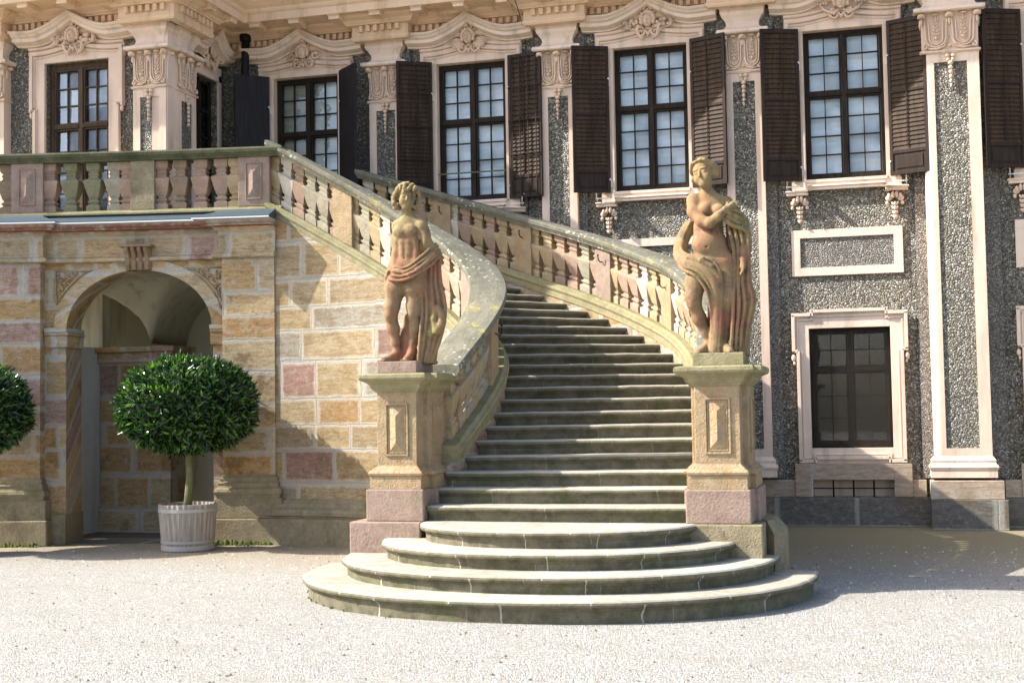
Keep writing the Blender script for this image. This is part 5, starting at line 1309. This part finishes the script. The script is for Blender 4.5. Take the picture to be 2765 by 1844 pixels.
def smooth_path(P, m=4):
    P = [np.array(p, float) for p in P]; out = []
    for i in range(len(P)-1):
        p0 = P[max(0, i-1)]; p1 = P[i]; p2 = P[i+1]; p3 = P[min(len(P)-1, i+2)]
        for j in range(m):
            t = j/m; out.append(.5*((2*p1)+(p2-p0)*t+(2*p0-5*p1+4*p2-p3)*t*t+(3*p1-p0-3*p2+p3)*t**3))
    return out+[P[-1]]
def cloth(s, A, B, n, r, k=.009, amp=.010, seed=0):
    A = smooth_path(A, 3); B = smooth_path(B, 3)
    # folds between two hems: A and B are lists of points of equal length
    rr_ = random.Random(seed)
    for i in range(n):
        f = i/(n-1); d = (-amp if i % 2 == 0 else amp*.8); q = []; w0 = rr_.uniform(-.006, .006)
        for j, (p, q2) in enumerate(zip(A, B)):
            q.append((p[0]*(1-f)+q2[0]*f+w0, p[1]*(1-f)+q2[1]*f+d, p[2]*(1-f)+q2[2]*f+0.0, r*(1.0 if i % 2 == 0 else 1.15)))
        s.chain(q, k)
def figure_left():
    s = SDF((-.42, -.28, -.02), (.50, .32, 1.87), .0072)
    # torso, weight on his left leg, chest turned a little
    s.ell((.035, .01, 1.30), (.150, .098, .150), .04, rot=.2); s.ell((.038, .0, 1.12), (.122, .086, .14), .06); s.ell((.02, .01, .97), (.142, .108, .11), .06)
    s.chain([(-.065, .0, 1.365, .056), (.05, .01, 1.40, .058), (.165, .01, 1.385, .060)], .05)
    s.ell((-.020, -.070, 1.295), (.066, .034, .052), .035); s.ell((.095, -.072, 1.305), (.068, .034, .052), .035)
    for z in (1.185, 1.13, 1.075):
        for x in (.008, .064): s.ell((x, -.070, z), (.030, .016, .028), .022)
    s.cap((.036, -.105, 1.27), (.030, -.098, 1.05), .005, .005, .022, sub=True); s.ell((.030, -.094, 1.025), (.009, .014, .010), .008, sub=True)
    for e in (-1, 1): s.chain([(e*.098+.03, -.04, 1.21, .028), (e*.108+.03, -.03, 1.08, .034), (e*.112+.025, -.05, 1.0, .03)], .035)
    s.cap((-.02, -.12, .98), (.04, -.13, .94), .006, .006, .02, sub=True)
    # neck and head, looking up to his left
    s.cap((.045, .01, 1.38), (.035, -.01, 1.55), .055, .050, .045); s.chain([(.0, -.045, 1.395, .016), (.05, -.045, 1.50, .016)], .02)
    P = head(s, (.042, -.025, 1.635), .36, .10, 0, 4, 1.10)
    s.ell(P(0, .034, .050), (.090, .088, .082), .012, rot=.42)
    rr_ = random.Random(3)
    for ring_, (zz_, yy_, rad) in enumerate(((.118, .02, .035), (.10, .0, .066), (.078, -.02, .088), (.045, .01, .100), (.005, .02, .104), (-.035, .03, .102), (-.07, .035, .092))):
        n_ = 5+3*ring_
        for i in range(n_):
            a = 2*PI*i/n_+rr_.random()*.5
            x, y = rad*math.cos(a), yy_+rad*1.02*math.sin(a)
            if y < -.025 and zz_ < .075: continue
            s.cap(P(x, y, zz_+rr_.uniform(-.01, .012)), P(x*1.08+rr_.uniform(-.02, .02), y*1.05, zz_-.022), .021, .014, .008)
    for q in ((-.070, -.02, .095), (.070, -.01, .090), (-.088, .02, .075), (.088, .03, .07), (-.04, -.04, .112), (.04, -.035, .11), (0, -.03, .122), (-.108, -.02, .02), (-.118, .0, -.02), (-.112, -.01, -.06), (-.09, -.03, .06), (.105, .0, -.02), (.108, .01, -.06), (.09, .02, -.09), (-.095, .01, -.095)): s.ell(P(*q), (.027, .027, .030), .012)
    # his right arm hangs behind, hand at the thigh
    s.chain([(-.085, .02, 1.36, .050), (-.105, .07, 1.24, .045), (-.125, .10, 1.12, .040), (-.160, .05, .96, .036), (-.185, .0, .83, .027)], .03)
    hand(s, (-.185, 0, .83), (-.05, -.1, -1), (.4, -.6, 0), .5, .17, -1)
    # his left arm: elbow out, forearm behind the back
    s.chain([(.180, .01, 1.365, .062), (.215, -.01, 1.27, .055), (.255, .0, 1.15, .048), (.268, .03, 1.10, .045)], .03); s.chain([(.268, .03, 1.10, .044), (.22, .12, 1.08, .038), (.14, .15, 1.09, .03)], .03)
    s.ell((.200, -.035, 1.355), (.052, .045, .060), .03); s.ell((.235, -.05, 1.21), (.03, .025, .06), .02)
    # legs
    s.chain([(-.065, .0, .90, .106), (-.085, -.03, .74, .098), (-.120, -.055, .55, .072), (-.130, -.06, .47, .062)], .04)
    s.chain([(-.130, -.055, .47, .058), (-.128, -.01, .34, .062), (-.105, .0, .20, .044), (-.092, -.005, .10, .036)], .03); s.ell((-.130, -.108, .485), (.035, .022, .042), .02)
    foot(s, (-.092, -.005, .09), (-.225, -.15, .02))
    s.chain([(.105, .0, .90, .108), (.110, -.01, .74, .100), (.100, -.02, .55, .074), (.098, -.02, .47, .062)], .04)
    s.chain([(.098, -.015, .47, .058), (.100, .02, .34, .064), (.072, .02, .20, .044), (.055, .01, .10, .036)], .03); s.ell((.096, -.070, .485), (.036, .022, .042), .02)
    foot(s, (.055, .01, .09), (.045, -.175, .02))
    s.chain([(.0, .10, .45, .05), (-.01, .10, .25, .07), (-.0, .10, .0, .10)], .04)
    s.box((-.20, .02, -.02), (.26, .24, .02), .03, .02)
    # cloak behind his left side down to the plinth
    s.chain([(.20, .12, 1.05, .06), (.225, .09, .80, .075), (.255, .08, .55, .085), (.245, .07, .30, .09), (.205, .07, .0, .085)], .03)
    cloth(s, [(.185, .02, 1.0), (.175, -.01, .75), (.185, -.02, .50), (.165, -.03, .25), (.140, -.03, .0)], [(.335, .09, 1.05), (.355, .06, .80), (.405, .05, .55), (.375, .04, .30), (.265, .03, .0)], 9, .019, .006, .014, 2)
    s.chain([(.345, -.0, .53, .030), (.385, .0, .46, .034), (.375, -.01, .36, .040), (.330, -.02, .30, .036), (.30, -.02, .42, .03), (.32, -.01, .50, .026)], .02)
    # swag of cloth round the hips, looped over the elbow
    A = [(-.115, -.01, .93), (-.060, -.105, .945), (.03, -.122, .925), (.12, -.118, .96), (.20, -.09, 1.03), (.275, -.035, 1.105), (.315, .05, 1.17)]
    B = [(-.150, -.02, .84), (-.095, -.130, .815), (.0, -.152, .80), (.10, -.150, .815), (.20, -.120, .865), (.30, -.045, .95), (.365, .05, 1.05)]
    cloth(s, A, B, 7, .014, .004, .014, 5)
    s.chain([(-.13, -.06, .95, .020), (-.02, -.125, .90, .022), (.10, -.155, .86, .024), (.22, -.115, .93, .022), (.32, -.03, 1.06, .022)], .010)
    s.chain([(-.145, -.05, .90, .030), (-.165, -.06, .85, .028), (-.155, -.05, .79, .018)], .015); s.ell((-.135, -.085, .885), (.022, .02, .026), .01, sub=True)
    s.cap((.05, -.175, .865), (.16, -.155, .90), .012, .008, .010, sub=True)
    s.rough(.0008); return s
def figure_right():
    s = SDF((-.46, -.30, -.02), (.40, .32, 1.88), .0072)
    s.ell((-.075, .01, 1.355), (.152, .098, .14), .04, tilt=-.1); s.ell((-.08, .0, 1.18), (.140, .094, .15), .06); s.ell((-.075, -.01, 1.03), (.165, .118, .13), .06); s.ell((-.035, .01, .88), (.182, .118, .14), .06)
    s.ell((-.095, -.085, 1.04), (.10, .055, .095), .05)
    s.chain([(-.200, .01, 1.455, .056), (-.08, .01, 1.475, .058), (.080, .01, 1.41, .058)], .05)
    s.ell((-.10, -.085, 1.345), (.062, .048, .056), .03); s.ell((.030, -.085, 1.33), (.064, .048, .056), .03)
    s.ell((-.085, -.135, .99), (.009, .016, .010), .01, sub=True)
    s.cap((-.065, .01, 1.46), (-.095, -.015, 1.59), .056, .053, .04)
    P = head(s, (-.108, -.035, 1.685), -.26, -.22, 0, 9, 1.22)
    for i in range(9):       # waved hair drawn back from a centre parting
        t_ = i/8
        for e in (-1, 1): s.chain([P(e*.010, -.070+.12*t_, .096+.010*math.sin(t_*PI))+(.014,), P(e*.052, -.055+.13*t_, .088)+(.019,), P(e*.084, -.025+.10*t_, .048)+(.018,), P(e*.092, .015+.06*t_, .0)+(.016,)], .007)
    s.ell(P(0, .09, .02), (.06, .055, .065), .02); s.ell(P(.01, .01, .115), (.050, .045, .024), .015); s.ell(P(.088, .03, -.02), (.028, .034, .038), .012); s.ell(P(-.092, .0, -.015), (.024, .03, .034), .010)
    # her right arm crosses the chest
    s.chain([(-.215, -.005, 1.445, .066), (-.205, -.06, 1.33, .060), (-.125, -.125, 1.23, .052), (-.050, -.160, 1.205, .050)], .03)
    s.chain([(-.050, -.160, 1.205, .048), (.035, -.180, 1.26, .043), (.10, -.165, 1.325, .031)], .025); hand(s, (.10, -.165, 1.325), (.75, .1, .45), (.1, .9, -.3), .5, .17, 1)
    # her left arm bends down under the cloth
    s.chain([(.10, .01, 1.405, .058), (.165, .03, 1.27, .05), (.222, .04, 1.08, .045), (.245, .0, .96, .037), (.240, -.05, .87, .028)], .03); hand(s, (.240, -.05, .87), (-.05, -.2, -1), (-.7, -.3, 0), .3, .18, 1)
    # legs
    s.chain([(.065, .01, .84, .112), (.090, .0, .66, .094), (.080, -.01, .50, .068), (.075, .0, .45, .062)], .04); s.chain([(.075, .0, .45, .060), (.068, .025, .33, .062), (.045, .02, .18, .042), (.035, .0, .10, .035)], .03)
    foot(s, (.035, .0, .09), (.135, -.17, .02))
    s.chain([(-.15, .0, .83, .110), (-.200, -.045, .68, .100), (-.225, -.080, .54, .074), (-.220, -.080, .47, .064)], .04); s.chain([(-.220, -.075, .47, .062), (-.185, -.02, .34, .064), (-.125, .01, .20, .044), (-.100, .02, .11, .036)], .03)
    s.ell((-.222, -.132, .50), (.035, .024, .042), .02); foot(s, (-.100, .02, .10), (-.235, -.10, .02))
    s.box((-.26, .02, -.02), (.26, .24, .02), .03, .02)
    # cloth: swings from behind her right hip across and down between the legs
    A = [(-.255, .08, 1.25), (-.315, .05, 1.12), (-.335, .0, 1.00), (-.27, -.09, .93), (-.15, -.140, .90), (-.03, -.150, .86), (.035, -.140, .76), (.045, -.105, .60), (.030, -.08, .40), (.02, -.07, .20), (.0, -.06, .02)]
    B = [(-.285, .10, 1.20), (-.365, .06, 1.05), (-.375, .0, .90), (-.31, -.10, .79), (-.22, -.150, .745), (-.14, -.155, .67), (-.08, -.135, .56), (-.065, -.10, .44), (-.055, -.07, .30), (-.06, -.06, .15), (-.075, -.05, .02)]
    s.chain([tuple((a_[i]+b_[i])/2+(.025 if i == 1 else 0) for i in range(3))+(.055,) for a_, b_ in zip(smooth_path(A), smooth_path(B))], .03)
    cloth(s, A, B, 9, .0155, .005, .015, 3)
    s.chain([(-.33, .03, 1.05, .04), (-.33, .04, .93, .055), (-.22, .06, .82, .06)], .03)
    s.chain([(-.01, -.04, .62, .05), (-.02, -.03, .4, .05), (-.03, .0, .02, .06)], .03); s.chain([(-.05, .06, .6, .05), (-.07, .08, .3, .06), (-.06, .08, .02, .08)], .03)
    s.chain([(-.26, -.14, .90, .022), (-.14, -.172, .86, .026), (-.04, -.165, .80, .026), (.02, -.15, .70, .022), (.02, -.12, .55, .018)], .010)
    # cloth gathered at her left side and falling to the ground
    s.chain([(.13, .09, 1.25, .06), (.15, .08, 1.05, .075), (.17, .07, .80, .075), (.19, .07, .50, .085), (.17, .07, .0, .095)], .03)
    cloth(s, [(.115, -.02, 1.17), (.150, -.04, 1.02), (.165, -.03, .85), (.150, -.04, .62), (.140, -.05, .40), (.125, -.05, .20), (.110, -.05, .0)], [(.280, .02, 1.22), (.300, .01, 1.05), (.285, .02, .88), (.290, .02, .66), (.330, .02, .50), (.275, .02, .25), (.250, .02, .0)], 8, .018, .006, .016, 8)
    cloth(s, [(.10, -.150, 1.22), (.17, -.130, 1.17), (.24, -.07, 1.15), (.28, .01, 1.13)], [(.135, -.140, 1.33), (.20, -.10, 1.31), (.26, -.04, 1.26), (.285, .03, 1.20)], 4, .020, .008, .012, 4)
    s.chain([(.125, -.12, .85, .008), (.118, -.10, .6, .014), (.108, -.09, .35, .012)], .010, sub=True)
    s.rough(.0008); return s
def statue(fn, loc, label, pl_):
    root = empty('statue', (loc[0], loc[1], 2.057), label, 'statue', 'sandstone statues flanking the foot of the stair')
    p = MB(); p.box(*pl_, 0, .118); po = p.build('plinth', 'pinkstone' if loc[0] < -3 else 'capstone', None, bevel=.008); po.parent = root
    o = sdf_obj(fn(), 'figure', root, None); o.location = (0, 0, .112)
    return root
statue(figure_left, (-4.53, 12.36), 'curly-haired youth in sandstone with cloth round his hips, on the left pedestal', (-.23, .18, -.20, .30))
statue(figure_right, (-1.43, 12.36), 'sandstone woman with draped cloth and an arm across her chest, on the right pedestal', (-.235, .235, -.20, .30))
